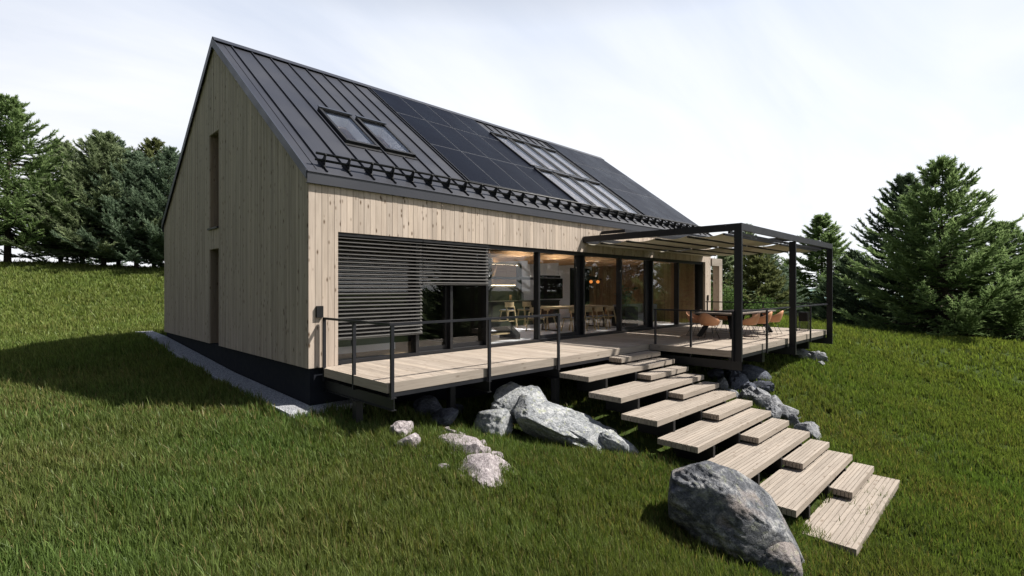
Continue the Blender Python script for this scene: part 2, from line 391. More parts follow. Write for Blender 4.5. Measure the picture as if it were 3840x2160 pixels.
    isdry = (u < .05+.06*pt+.22*pat3)[:, None]; c = np.where(isdry, dry*rng.uniform(.6, 1.1, (n, 1)), c)
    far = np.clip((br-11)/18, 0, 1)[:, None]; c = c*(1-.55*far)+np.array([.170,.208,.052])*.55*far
    c *= rng.uniform(.55, 1.45, (n, 1))
    me = bpy.data.meshes.new('grass'); nv = n*5
    me.vertices.add(nv); me.vertices.foreach_set('co', Vv.reshape(-1).astype(np.float32))
    base = (np.arange(n)*5)[:, None]
    loops = np.concatenate([base+np.array([[0, 1, 2, 3]]), base+np.array([[3, 2, 4]])], 1).reshape(-1)
    me.loops.add(len(loops)); me.loops.foreach_set('vertex_index', loops.astype(np.int32))
    starts = (np.arange(n)*7)[:, None]+np.array([[0, 4]]); tot = np.tile(np.array([4, 3]), n)
    me.polygons.add(2*n); me.polygons.foreach_set('loop_start', starts.reshape(-1).astype(np.int32)); me.polygons.foreach_set('loop_total', tot.astype(np.int32))
    me.update(calc_edges=True)
    ca = me.color_attributes.new('tint', 'FLOAT_COLOR', 'POINT')
    cc = np.ones((n, 5, 4), np.float32); cc[:, :, :3] = c[:, None, :]; ca.data.foreach_set('color', cc.reshape(-1))
    me.materials.append(m)
    tag(link(bpy.data.objects.new('grass', me)), 'thick unmown green grass on the slope', 'grass', None, 'stuff')
    print('blades', n)
grass()

# ------------------------------------------------------------------ gravel strip along the gable
def gz(y): return float(np.interp(y, [-.4, 0, 4.5, 12, 14.6], [-.745, -.735, -.60, -.165, -.10]))
g = MB(); e = MB()
ys = [-.37, 0, 2, 4.5, 7, 9.5, 12, 14.5]
for a, b in zip(ys[:-1], ys[1:]):
    za, zb = gz(a), gz(b)
    g.hexa([(-.50,a,za-.2),(.03,a,za-.2),(.03,b,zb-.2),(-.50,b,zb-.2),(-.50,a,za),(.03,a,za),(.03,b,zb),(-.50,b,zb)])
    e.hexa([(-.525,a,za-.2),(-.501,a,za-.2),(-.501,b,zb-.2),(-.525,b,zb-.2),(-.525,a,za+.012),(-.501,a,za+.012),(-.501,b,zb+.012),(-.525,b,zb+.012)])
g.box(.031, 1.0, -.37, .03, -.95, -.747); e.box(-.525, 1.0, -.395, -.371, -.95, -.735)
go = g.build('gravel_strip', M['gravel']); tag(go, 'pale grey gravel strip along the gable wall', None, None, 'structure')
eo = e.build('edging', M['edge'], go)

# ------------------------------------------------------------------ HOUSE
H = empty('wooden_house', (0, 0, 0), 'long gabled house clad in pale vertical boards with a black metal roof', 'house')
RX0, RX1 = -.055, 18.78; RY, RZ, SL = 6.15, 8.62, math.tan(R_(37.06))
def zr(y, off=0): return RZ-abs(y-RY)*SL+off
NS, NC = math.sin(R_(37.06)), math.cos(R_(37.06))
def rp(x, y, n=0):   # point on the front roof slope, n metres off it along its normal
    return (x, y-NS*n, RZ-(RY-y)*SL+NC*n)
def grid_holes(us, vs, holes):
    us = sorted(set(us)); vs = sorted(set(vs))
    for i in range(len(us)-1):
        for j in range(len(vs)-1):
            cu = (us[i]+us[i+1])/2; cv = (vs[j]+vs[j+1])/2
            if not any(a < cu < b and c < cv < d for a, b, c, d in holes): yield us[i], us[i+1], vs[j], vs[j+1]
# cladding boards
OPX0, OPX1, OPZ = .62, 18.03, 2.76
cl = MB(); x = 0.0; rr = random.Random(3)
while x < 18.6:
    w = min(rr.choice([.128,.138,.145,.138]), 18.6-x); x1 = x+w; a = x+.004; b = x1-.004; r = rr.random(); t = -.006*rr.random()
    if b > a:
        if b <= OPX0 or a >= OPX1: cl.box(a, b, t, .022, 0.0, 3.74, r)
        elif a < OPX0: cl.box(a, OPX0, t, .022, 0.0, 3.74, r); cl.box(OPX0, b, t, .022, OPZ, 3.74, r)
        elif b > OPX1: cl.box(OPX1, b, t, .022, 0.0, 3.74, r); cl.box(a, OPX1, t, .022, OPZ, 3.74, r)
        else: cl.box(a, b, t, .022, OPZ, 3.74, r)
    x = x1
cl.build('front_cladding', M['clad'], H)
GW = [(5.76, 6.64, 3.30, 6.0), (5.76, 6.64, .0, 2.71)]
for xs, nmx in ((0.0, 'gable_cladding'), (18.6, 'gable_cladding')):
    cl = MB(); y = .024 if xs == 0 else 0.024; rr = random.Random(5)
    x0, x1_ = (-.0, .022) if xs == 0 else (18.578, 18.6)
    while y < 12.28:
        w = rr.choice([.062,.07,.084,.096]); y1 = min(y+w, 12.28); a = y+.005; b = y1-.005; r = rr.random(); t = .008*rr.random()*(-1 if xs == 0 else 1)
        xa, xb = (x0+t, x1_) if xs == 0 else (x0, x1_+t)
        cuts = [a, b]
        for (ya, yb, za, zb) in GW:
            if a < ya < b: cuts.append(ya)
            if a < yb < b: cuts.append(yb)
        if a < RY < b: cuts.append(RY)
        cuts = sorted(set(cuts))
        for p, q in zip(cuts[:-1], cuts[1:]):
            m_ = (p+q)/2; segs = [(0.0, None)]
            if xs == 0 and 5.76 < m_ < 6.64: segs = [(2.71, 3.30), (6.0, None)]
            for z0, z1 in segs:
                za_ = z1 if z1 is not None else zr(p, -.05); zb_ = z1 if z1 is not None else zr(q, -.05)
                cl.hexa([(xa,p,z0),(xb,p,z0),(xb,q,z0),(xa,q,z0),(xa,p,za_),(xb,p,za_),(xb,q,zb_),(xa,q,zb_)], r)
        y = y1
    cl.build(nmx, M['clad'], H)
# backing walls (dark membrane outside, plaster inside): front, gables, back
bk = MB()
bk.box(.06, .60, .03, .30, 0, 3.72); bk.box(18.05, 18.54, .03, .30, 0, 3.72); bk.box(.60, 18.05, .03, .30, OPZ+.02, 3.72)
for x0, x1 in ((.024, .30), (18.30, 18.576)):
    hol = GW if x0 < 1 else []
    for ya, yb, za, zb in grid_holes([.301, RY, 12.0]+[h[0] for h in hol]+[h[1] for h in hol], [0, 3.3, 3.6]+[h[2] for h in hol]+[min(h[3], 3.6) for h in hol], hol):
        bk.box(x0, x1, ya, yb, za, zb)
    cuts = sorted(set([.301, 5.76, RY, 6.64, 12.0])) if hol else [.301, RY, 12.0]
    for p, q in zip(cuts[:-1], cuts[1:]):
        z0 = 3.6 if not (hol and 5.7 < (p+q)/2 < 6.7) else 6.0
        bk.hexa([(x0,p,z0),(x1,p,z0),(x1,q,z0),(x0,q,z0),(x0,p,zr(p,-.2)),(x1,p,zr(p,-.2)),(x1,q,zr(q,-.2)),(x0,q,zr(q,-.2))])
# back wall with the rear window
for a, b, c, d in grid_holes([.3, 15.9, 17.7, 18.3], [0, .05, 2.75, 3.7], [(15.9, 17.7, .05, 2.75)]): bk.box(a, b, 12.001, 12.28, c, d)
bk.build('wall_core', M['black'], H)
# reveals of the slit windows: timber jambs, dark window behind
for (ya, yb, za, zb) in GW:
    fr = MB(); fr.box(.26, .30, ya, yb, za, za+.06); fr.box(.26, .30, ya, yb, zb-.06, zb); fr.box(.26, .30, ya, ya+.06, za+.061, zb-.061); fr.box(.26, .30, yb-.06, yb, za+.061, zb-.061)
    wo = fr.build('slit_window', M['frame'], H)
    p = MB(); p.box(.275, .283, ya+.061, yb-.061, za+.061, zb-.061); p.build('pane', M['glass'], wo)
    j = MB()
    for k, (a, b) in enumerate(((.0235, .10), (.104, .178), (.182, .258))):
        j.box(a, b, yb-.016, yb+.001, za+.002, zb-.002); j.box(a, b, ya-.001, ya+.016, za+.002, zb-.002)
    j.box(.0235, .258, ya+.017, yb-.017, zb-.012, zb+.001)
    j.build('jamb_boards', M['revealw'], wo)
    if za > 1:
        s_ = MB(); s_.box(-.06, .255, ya-.0, yb+.02, za-.035, za+.012); s_.build('sill', M['frame'], wo)
# plinth down into the ground
pl = MB(); pl.box(.06, 18.54, .07, .30, -1.9, -.004); pl.box(.06, .30, .301, 12.2, -1.6, -.004); pl.box(18.3, 18.54, .301, 12.2, -1.6, -.004); pl.box(.301, 18.299, 12.0, 12.2, -1.5, -.004)
pl.build('plinth', M['plinth'], H)
# right reveal of the big opening
rv = MB()
for k in range(2): rv.box(OPX1-.012, OPX1+.002, .024+k*.12, .14+k*.12, .0, OPZ-.002)
rv.build('opening_reveal', M['clad'], H)
# floors, ceiling, interior walls
fl = MB(); fl.box(4.95, 17.7, .36, 12.0, -.12, .012); fl.build('interior_floor', M['screed'], H)
fl = MB()
for k in range(30): fl.box(.31+k*.155, .31+k*.155+.152, .36, 3.0, -.12, .010)
fl.build('bedroom_floor', M['infloorwood'], H)
iw = MB(); iw.box(9.9, 15.9, 6.0, 6.15, .012, 2.935); iw.box(15.9, 17.7, 6.0, 6.15, 2.62, 2.935); 
iw.build('interior_wall', M['white'], H)
iw = MB(); iw.box(.31, 5.02, 3.0, 3.1, .012, 2.93); iw.box(5.02, 5.14, .42, 5.2, .012, 2.93); iw.box(5.14, 9.749, 5.2, 5.3, .012, 2.93); iw.box(9.75, 9.9, 5.301, 6.15, .012, 2.935)
iw.build('dark_partition', M['olive'], H)
ew = MB(); y = .36
while y < 6.0: ew.box(17.70, 17.73, y, y+.128, .0, zr(y, -.40)); y += .134
ew.build('end_wall_boards', M['inwood'], H)
VOID = [(9.0, 17.69, .45, 5.98)]
ce = MB()
for a, b, c, d in grid_holes([.31, 9.0, 17.69, 18.29], [.302, .45, 5.98, 11.99], VOID): ce.box(a, b, c, d, 2.94, 3.15)
ce.build('ceiling', M['white'], H)
uw = MB(); z = 3.16
while z < 8.0: uw.box(9.0, 17.69, 5.99, 6.02, z, z+.155); z += .16
uw.build('upper_wall_boards', M['atticw'], H)
uw = MB(); y = .8
while y < 5.9: uw.box(8.96, 8.99, y, y+.125, 3.201, zr(y, -.36)); y += .13
uw.build('upper_wall_boards', M['atticw'], H)
be = MB()
for xb in (6.2, 8.4, 10.6, 12.8, 15.0, 17.0): be.box(xb, xb+.14, .45, 5.99, 2.70, 2.935)
be.build('ceiling_beam_set', M['beamw'], H)
# attic lining seen through rooflights
at_ = MB(); BK0 = [(.8+i*2.2, 2.6+i*2.2, 7.8, 11.3) for i in range(8)]
k = 0; y = RY+.15
while y < 11.9:
    for a, b, c, d in grid_holes([.35, 18.2]+[h[0] for h in BK0]+[h[1] for h in BK0], [y, y+.15], BK0):
        at_.hexa([(a,c,zr(c,-.30)),(b,c,zr(c,-.30)),(b,d,zr(d,-.30)),(a,d,zr(d,-.30)),(a,c,zr(c,-.27)),(b,c,zr(c,-.27)),(b,d,zr(d,-.27)),(a,d,zr(d,-.27))], random.Random(k).random())
    y += .155; k += 1
y = .35
SK0 = [(1.55,2.4,1.1,3.0),(2.61,3.46,1.1,3.0)]+[(9.4+i*1.02, 10.29+i*1.02, .2, 4.95) for i in range(4)]
while y < RY-.15:
    for a, b, c, d in grid_holes([.35, 18.2]+[h[0] for h in SK0]+[h[1] for h in SK0], [y, y+.15], SK0):
        at_.hexa([(a,c,zr(c,-.33)),(b,c,zr(c,-.33)),(b,d,zr(d,-.33)),(a,d,zr(d,-.33)),(a,c,zr(c,-.30)),(b,c,zr(c,-.30)),(b,d,zr(d,-.30)),(a,d,zr(d,-.30))], random.Random(k).random())
    y += .155; k += 1
at_.build('attic_lining', M['atticw'], H)
af = MB()
for a, b, c, d in grid_holes([.31, 9.0, 17.69, 18.29], [.8, 5.98, 11.6], [(9.0, 17.69, .4, 5.98)]): af.box(a, b, c, d, 3.151, 3.2)
af.build('attic_floor', M['white'], H)
# roof front slope with holes for the rooflights (x0,x1,y0,y1)
SK = [(1.52, 2.43, 1.42, 2.96), (2.58, 3.49, 1.42, 2.96)]
for i in range(4):
    x0 = 9.37+i*1.02
    SK.append((x0, x0+.95, 2.70, 4.90)); SK.append((x0, x0+.95, .42, 2.53))
rf = MB()
EY = -.06
hol = [(a+.06, b-.06, c+.06, d-.06) for a, b, c, d in SK]
for a, b, c, d in grid_holes([RX0, RX1]+[h[0] for h in hol]+[h[1] for h in hol], [EY, RY]+[h[2] for h in hol]+[h[3] for h in hol], hol):
    P = [rp(a,c,-.06), rp(b,c,-.06), rp(b,d,-.06), rp(a,d,-.06), rp(a,c,0), rp(b,c,0), rp(b,d,0), rp(a,d,0)]
    if d == RY:
        P[2] = (b, RY, RZ-.075); P[3] = (a, RY, RZ-.075); P[6] = (b, RY, RZ); P[7] = (a, RY, RZ)
    rf.hexa(P, .5)
YB = 2*RY-EY
def rq(x, y, n=0): return (x, y+NS*n, RZ-(y-RY)*SL+NC*n)
BK = [(.8+i*2.2, 2.6+i*2.2, 7.8, 11.3) for i in range(8)]  # unseen openings in the back slope, added to let light into the attic
for a, b, c, d in grid_holes([RX0, RX1]+[h[0] for h in BK]+[h[1] for h in BK], [RY, YB]+[h[2] for h in BK]+[h[3] for h in BK], BK):
    rf.hexa([rq(a,c,-.06), rq(b,c,-.06), rq(b,d,-.06), rq(a,d,-.06), rq(a,c,-.001), rq(b,c,-.001), rq(b,d,-.001), rq(a,d,-.001)], .5)
roof = rf.build('roof', M['roof'], H)
# standing seams
se = MB(); SX = [.37+.5345*i for i in range(35)]
PANX = [(4.74-.03, 4.74+4*1.178+.03), (13.97-.03, 13.97+4*1.183+.03)]
def inhole(x, y): return any(a-.05 < x < b+.05 and c-.08 < y < d+.03 for a, b, c, d in SK) or (y > .62 and any(a < x < b for a, b in PANX))
for sx in SX:
    se = MB(); runs = []; y0 = EY+.01; cur = y0; step = .05; y = y0
    while y < 5.93:
        if inhole(sx, y):
            if cur is not None and y-cur > .1: runs.append((cur, y-step))
            cur = None
        elif cur is None: cur = y
        y += step
    if cur is not None: runs.append((cur, 5.93))
    for a, b in runs:
        se.hexa([rp(sx-.011,a,0), rp(sx+.011,a,0), rp(sx+.011,b,0), rp(sx-.011,b,0), rp(sx-.011,a,.042), rp(sx+.011,a,.042), rp(sx+.011,b,.042), rp(sx-.011,b,.042)], .5)
    se.build('standing_seam', M['roof'], roof)
for sx in SX:
    se = MB(); a, b = RY+.2, YB-.02
    se.hexa([(sx-.011,a,zr(a)),(sx+.011,a,zr(a)),(sx+.011,b,zr(b)),(sx-.011,b,zr(b)),(sx-.011,a+.02,zr(a,.03)),(sx+.011,a+.02,zr(a,.03)),(sx+.011,b,zr(b,.045)),(sx-.011,b,zr(b,.045))], .5)
    se.build('standing_seam', M['roof'], roof)
se = MB()
se.hexa([rp(.16,.0,0), rp(.175,.0,0), rp(.175,5.93,0), rp(.16,5.93,0), rp(.16,.0,.012), rp(.175,.0,.012), rp(.175,5.93,.012), rp(.16,5.93,.012)], .5)
se.build('verge_fold', M['roof'], roof)
# ridge cap
rc = MB()
rc.hexa([rp(RX0-.01,5.94,.045), rp(RX1+.01,5.94,.045), (RX1+.01,RY,RZ+.05), (RX0-.01,RY,RZ+.05), rp(RX0-.01,5.94,.06), rp(RX1+.01,5.94,.06), (RX1+.01,RY,RZ+.072), (RX0-.01,RY,RZ+.072)], .5)
rc.hexa([(RX0-.01,RY,RZ+.05),(RX1+.01,RY,RZ+.05),(RX1+.01,6.36,zr(6.36,.05)),(RX0-.01,6.36,zr(6.36,.05)),(RX0-.01,RY,RZ+.072),(RX1+.01,RY,RZ+.072),(RX1+.01,6.36,zr(6.36,.07)),(RX0-.01,6.36,zr(6.36,.07))], .5)
rc.build('ridge_cap', M['roof'], roof)
# verge trims on both gables and fascia under the eave
for xv0, xv1 in ((RX0-.022, RX0-.002), (RX1+.002, RX1+.022)):
    vt = MB(); d = .20
    vt.hexa([(xv0,EY,zr(EY,.02)-d),(xv1,EY,zr(EY,.02)-d),(xv1,RY,RZ+.02-d-.03),(xv0,RY,RZ+.02-d-.03),(xv0,EY,zr(EY,.03)),(xv1,EY,zr(EY,.03)),(xv1,RY,RZ+.03),(xv0,RY,RZ+.03)], .5)
    vt.hexa([(xv0,RY,RZ-.01-d),(xv1,RY,RZ-.01-d),(xv1,YB,zr(YB,.02)-d),(xv0,YB,zr(YB,.02)-d),(xv0,RY,RZ+.03),(xv1,RY,RZ+.03),(xv1,YB,zr(YB,.03)),(xv0,YB,zr(YB,.03))], .5)
    vt.build('verge_trim', M['trim'], roof)
fa = MB(); fa.box(RX0, RX1, EY-.022, EY-.002, 3.675, 3.885, .5); fa.box(RX0, RX1, EY-.001, -.008, 3.675, 3.69, .5)
fa.hexa([(RX0,EY-.04,3.892),(RX1,EY-.04,3.892),(RX1,EY+.0,3.922),(RX0,EY+.0,3.922),(RX0,EY-.04,3.902),(RX1,EY-.04,3.902),(RX1,EY+.0,3.935),(RX0,EY+.0,3.935)], .5)
fa.build('fascia', M['roof'], roof)
fa = MB(); fa.box(RX0, RX1, YB+.002, YB+.022, 3.655, 3.90, .5); fa.build('fascia', M['roof'], roof)
bp = MB()
for a, b, c, d in BK: bp.hexa([rq(a,c,-.03), rq(b,c,-.03), rq(b,d,-.03), rq(a,d,-.03), rq(a,c,-.02), rq(b,c,-.02), rq(b,d,-.02), rq(a,d,-.02)])
bp.build('added_rear_glazing', M['skyglass'], roof)  # panes of the added openings that light the attic from behind
# rooflights
for i, (a, b, c, d) in enumerate(SK):
    f = MB()
    def rb(x0, x1, y0, y1, n0, n1): f.hexa([rp(x0,y0,n0), rp(x1,y0,n0), rp(x1,y1,n0), rp(x0,y1,n0), rp(x0,y0,n1), rp(x1,y0,n1), rp(x1,y1,n1), rp(x0,y1,n1)], .5)
    rb(a, a+.075, c, d, 0, .10); rb(b-.075, b, c, d, 0, .10); rb(a+.0751, b-.0751, c, c+.07, 0, .095); rb(a+.0751, b-.0751, d-.07, d, 0, .115)
    rb(a-.03, b+.03, c-.09, c-.002, 0, .02)
    fo = f.build('rooflight', M['frame'], H)
    g = MB(); g.hexa([rp(a+.076,c+.071,.075), rp(b-.076,c+.071,.075), rp(b-.076,d-.071,.075), rp(a+.076,d-.071,.075), rp(a+.076,c+.071,.083), rp(b-.076,c+.071,.083), rp(b-.076,d-.071,.083), rp(a+.076,d-.071,.083)])
    g.build('pane', M['skyglass'], fo)
    h_ = MB(); h_.hexa([rp(a-.01,d-.05,.116), rp(b+.01,d-.05,.116), rp(b+.01,d+.02,.116), rp(a-.01,d+.02,.116), rp(a-.01,d-.05,.14), rp(b+.01,d-.05,.14), rp(b+.01,d+.02,.14), rp(a-.01,d+.02,.14)])
    h_.build('hood', M['trim'], fo)
    s_ = MB()
    for (u0, u1, w0, w1) in ((a+.06, a+.075, c+.06, d-.06), (b-.075, b-.06, c+.06, d-.06), (a+.0751, b-.0751, c+.055, c+.07), (a+.0751, b-.0751, d-.07, d-.055)):
        s_.hexa([rp(u0,w0,-.25), rp(u1,w0,-.25), rp(u1,w1,-.25), rp(u0,w1,-.25), rp(u0,w0,-.001), rp(u1,w0,-.001), rp(u1,w1,-.001), rp(u0,w1,-.001)])
    s_.build('lining', M['white'], fo)
# solar panels
PY = [.66, 2.49, 4.32, 6.15]
for X0, xw in ((4.74, 1.178), (13.97, 1.183)):
    for i in range(4):
        for j in range(3):
            a = X0+i*xw+.008; b = X0+(i+1)*xw-.008; c = PY[j]+.008; d = PY[j+1]-.008
            f = MB(); f.hexa([rp(a,c,.022), rp(b,c,.022), rp(b,d,.022), rp(a,d,.022), rp(a,c,.052), rp(b,c,.052), rp(b,d,.052), rp(a,d,.052)])
            fo = f.build('solar_panel', M['solarf'], H)
            g = MB(); e_ = .016; g.hexa([rp(a+e_,c+e_,.0522), rp(b-e_,c+e_,.0522), rp(b-e_,d-e_,.0522), rp(a+e_,d-e_,.0522), rp(a+e_,c+e_,.0545), rp(b-e_,c+e_,.0545), rp(b-e_,d-e_,.0545), rp(a+e_,d-e_,.0545)])
            g.build('cell_glass', M['solar'], fo)
    ra = MB()
    for yy in (1.0, 1.9, 2.9, 3.8, 4.8, 5.7):
        ra.hexa([rp(X0,yy-.02,.002), rp(X0+4*xw,yy-.02,.002), rp(X0+4*xw,yy+.02,.002), rp(X0,yy+.02,.002), rp(X0,yy-.02,.021), rp(X0+4*xw,yy-.02,.021), rp(X0+4*xw,yy+.02,.021), rp(X0,yy+.02,.021)])
    ra.build('mounting_rail', M['steel'], H)
# snow guard
sg = MB(); yb = .20
p0 = rp(.18, yb, .245); p1 = rp(RX1-.05, yb, .245); sg.tube([p0, p1], .027, 8)
sgo = sg.build('snow_guard', M['steel'], H)
t2 = MB(); t2.tube([rp(.20, yb+.0, .11), rp(RX1-.05, yb+.0, .11)], .027, 8); t2.build('lower_tube', M['steel'], sgo)
for sx in SX:
    b = MB()
    P = [(-.02, .045), (-.10, .045), (-.045, .262), (.0, .272), (.026, .25), (.03, .15), (.10, .045)]
    n = len(P); vs = [rp(sx-.006, yb+u, w) for u, w in P]+[rp(sx+.006, yb+u, w) for u, w in P]
    b.add(vs, [tuple(range(n)), tuple(reversed(range(n, 2*n)))]+[(i, i+n, (i+1) % n+n, (i+1) % n) for i in range(n)])
    b.hexa([rp(sx-.028,yb-.13,.0), rp(sx+.028,yb-.13,.0), rp(sx+.028,yb+.13,.0), rp(sx-.028,yb+.13,.0), rp(sx-.024,yb-.13,.055), rp(sx+.024,yb-.13,.055), rp(sx+.024,yb+.13,.055), rp(sx-.024,yb+.13,.055)])
    b.build('bracket', M['steel'], sgo)
# glazing wall
GY0 = .10; GYg = .27
def frame_box(x0, x1, z0, z1, y0=GY0, y1=GYg+.03):
    f = MB(); f.box(x0, x1, y0, y1, z0, z1); return f
def window(x0, x1, stile_l=.03, stile_r=.03, sash=False, dark=False):
    f = MB(); zb, ztp = .075, OPZ-.10
    f.box(x0, x1, GY0, GYg+.03, .0, zb); f.box(x0, x1, GY0, GYg+.03, ztp, OPZ+.018)
    f.box(x0, x0+.001+stile_l, GYg-.04, GYg+.035, zb+.0005, ztp-.0005); f.box(x1-.075, x1, GY0+.0015, GYg+.03, zb+.0005, ztp-.0005)
    if stile_r > .03: f.box(x1-.075-stile_r, x1-.0755, GYg-.05, GYg+.04, zb+.0005, ztp-.0005)
    if sash: f.box(x0+.04, x1-.08, GYg-.045, GYg+.036, zb+.001, zb+.10)
    fo = f.build('window', M['frame'], H)
    p = MB(); p.box(x0+.001+stile_l, x1-.0755-max(0, stile_r if stile_r > .03 else 0), GYg-.004, GYg+.004, zb+(.101 if sash else .0008), ztp-.001)
    p.build('pane', M['glass'], fo); return fo
for x0, x1, sl, sr, sa in ((OPX0+.001, 2.69, .02, .03, False), (2.691, 3.72, .10, .07, True), (3.721, 4.93, .04, .0, True), (4.931, 7.02, .03, .0, False), (7.021, 9.22, .03, .24, True),
                           (9.221, 11.42, .03, .0, False), (11.421, 13.62, .03, .30, True), (13.621, 15.75, .03, .0, False), (15.751, OPX1-.013, .03, .0, False)):
    window(x0, x1, sl, sr, sa)
# external blinds
for x0, x1, zbot in ((OPX0+.012, 2.75, .55), (2.765, 4.87, 1.71)):
    bl = MB(); z = OPZ-.10; k = 0
    while z > zbot:
        bl.hexa([(x0,.016,z-.026),(x1,.016,z-.026),(x1,.082,z+.022),(x0,.082,z+.022),(x0,.0145,z-.023),(x1,.0145,z-.023),(x1,.0805,z+.025),(x0,.0805,z+.025)]); z -= .0835
        k += 1
    bl.box(x0, x1, .02, .085, zbot-.035, zbot-.015)
    bo = bl.build('external_blind', M['slat'], H)
    c = MB()
    for cx_ in (x0+.35, x1-.35): c.box(cx_-.002, cx_+.002, .048, .052, zbot-.03, OPZ-.06)
    c.box(x0, x1, .015, .095, OPZ-.075, OPZ-.004); c.build('ladder_cord', M['black'], bo)
# interior handle on the dark door
dr = MB(); dr.box(3.75, 4.75, 2.93, 2.99, .012, 2.3); do = dr.build('interior_door', M['black'], H)
dh = MB(); dh.box(4.30, 4.55, 2.88, 2.925, 1.55, 1.59); dh.build('handle', M['brass'], do)
# facade socket boxes
for x0, x1, z0, z1 in ((.15, .285, 1.01, 1.24), (18.20, 18.27, 1.02, 1.28)):
    b = MB(); b.box(x0, x1, -.055, -.0085, z0, z1); wl = b.build('wall_lamp', M['black'], H)

# ------------------------------------------------------------------ DECK
D = empty('timber_deck', (.3, -2.45, -.25), 'raised pale timber terrace on black steel beams along the glazed front', 'terrace')
d1 = MB(); x = .30
while x < 17.95:
    w = .138; x1 = min(x+w, 17.95); y0 = -2.43 if x1 <= 8.905 else -4.735
    d1.box(x, x1-.005, y0, .055 if x > .62 else -.012, -.028, 0.0); x = x1
d1.build('deck_boards', M['deck'], D)
# thick edge boards
L = [(.30,2.55),(2.553,4.68),(4.683,6.9),(6.903,8.84)]
for a, b in L: d2 = MB(); d2.box(a, b, -2.468, -2.4305, -.17, -.0015); d2.build('front_edge_board', M['deckx'], D)
for a, b in ((8.86,11.15),(11.153,13.3),(13.303,15.55),(15.553,17.95)): d2 = MB(); d2.box(a, b, -4.773, -4.7355, -.17, -.0015); d2.build('front_edge_board', M['deckx'], D)
for q in ((.262, .2995, -2.468, -.13), (8.8425, 8.8598, -4.773, -2.47), (17.951, 17.985, -4.773, .0)):
    d3 = MB(); d3.box(*q, -.17, -.0015); d3.build('side_edge_board', M['deck'], D)
d4 = MB()
d4.box(.34, 8.84, -2.46, -2.40, -.25, -.171); d4.box(8.87, 17.9, -4.765, -4.70, -.265, -.171)
d4.build('edge_channel', M['steel2'], D)
d5 = MB()
def ibeam(xc, y0, y1, z0, z1, w=.1):
    d5.box(xc-w/2, xc+w/2, y0, y1, z1-.012, z1); d5.box(xc-w/2, xc+w/2, y0, y1, z0, z0+.012); d5.box(xc-.006, xc+.006, y0, y1, z0+.0121, z1-.0121)
for xc in (.36, 2.55, 4.70, 6.8): ibeam(xc, -2.53, .03, -.47, -.252)
for xc in (11.85, 16.5): d5.box(xc-.1, xc+.1, -4.55, .03, -.62, -.268)
for yy in (-1.9, -1.2, -.5): d5.box(.36, 17.9, yy-.03, yy+.03, -.20, -.03)
for yy in (-4.2, -3.4, -2.6): d5.box(8.9, 17.9, yy-.03, yy+.03, -.20, -.03)
d5.build('cross_beam', M['steel'], D)
for xc, yc in ((.36, -1.3), (4.70, -2.42), (6.8, -1.6), (8.9, -2.42), (2.55, -1.3), (11.85, -3.2), (16.5, -2.8)):
    c = MB(); zz = zg(xc, yc)-.3; top = -.47 if xc < 8 else -.62
    if xc == 8.9: top = -.52
    c.box(xc-.07, xc+.07, yc-.07, yc+.07, zz, top); c.box(xc-.1, xc+.1, yc-.1, yc+.1, top-.012, top-.0005); c.build('support_column', M['steel'], D)

# railings
def railing(name, label, pts, posts, top=1.0):
    e_ = empty(name, (posts[0][0], posts[0][1], -.25), label, 'railing', 'black steel terrace railings')
    h_ = MB()
    for a, b in zip(pts[:-1], pts[1:]):
        v = Vector(b)-Vector(a); v.normalize()
        h_.bar(Vector(a)-v*.02, Vector(b)+v*.02, .055, .042)
    h_.build('handrail', M['steel2'], e_)
    for p in posts:
        x_, y_ = p[0], p[1]; z0 = p[2] if len(p) > 2 else -.27; o_ = MB(); o_.box(x_-.03, x_+.03, y_-.022, y_+.022, z0, top-.0215); o_.build('post', M['steel2'], e_)
railing('steel_railing', 'black steel railing at the near end of the terrace in front of the blinds', [(.285,-.09,.99),(.285,-2.515,.99),(4.72,-2.515,.99)],
        [(.285,-.09),(.285,-1.30),(.33,-2.515),(2.55,-2.515),(4.70,-2.515)])
railing('steel_railing', 'black steel railing beside the stairs at the left side of the pergola', [(8.90,-2.60,.99),(8.90,-4.80,.99)], [(8.90,-2.62),(8.90,-3.68),(8.905,-4.80)])
railing('steel_railing', 'long black steel railing between the front posts of the pergola', [(9.05,-4.86,.99),(13.2,-4.86,.99)], [(11.2,-4.86)])
railing('steel_railing', 'black steel railing closing the far end of the terrace behind the dining table', [(13.45,-4.86,.99),(17.9,-4.86,.99),(17.9,-.1,.99)], [(15.5,-4.86),(17.86,-4.82),(17.9,-2.5,-.1),(17.9,-.15,-.1)])

# ------------------------------------------------------------------ PERGOLA
PG = empty('steel_pergola', (8.98, -4.9, -.5), 'dark steel pergola with slung cream canvas over the dining terrace', 'pergola')
for xp in (8.98, 13.39, 17.81):
    p = MB(); p.box(xp-.035, xp+.035, -5.0, -4.81, -.5, 3.0695); p.build('post', M['steel2'], PG)
    c = MB(); c.box(xp-.04, xp+.04, -5.0, .0, -.50, -.275) if xp < 9 else c.box(xp-.04, xp+.04, -5.002, -.5, -.505, -.275); c.build('cantilever_beam', M['steel'], PG)
b = MB(); b.box(8.945, 17.845, -5.0, -4.93, 3.07, 3.255); b.build('front_beam', M['steel2'], PG)
for xp in (8.98, 17.81):
    b = MB(); b.box(xp-.035, xp+.035, -4.9295, -.025, 3.07, 3.2545); b.build('side_beam', M['steel2'], PG)
b = MB(); b.box(13.36, 13.43, -4.9295, -.025, 3.09, 3.22); b.box(9.02, 17.77, -.10, -.025, 3.05, 3.24); b.build('middle_beam', M['steel2'], PG)
b = MB(); b.box(9.95, 10.02, -.95, -.02, 3.40, 3.50); b.box(10.02, 17.2, -.95, -.88, 3.40, 3.50); b.build('awning_box', M['steel2'], PG)
YS = [-.62, -1.56, -2.53, -3.50, -4.50]
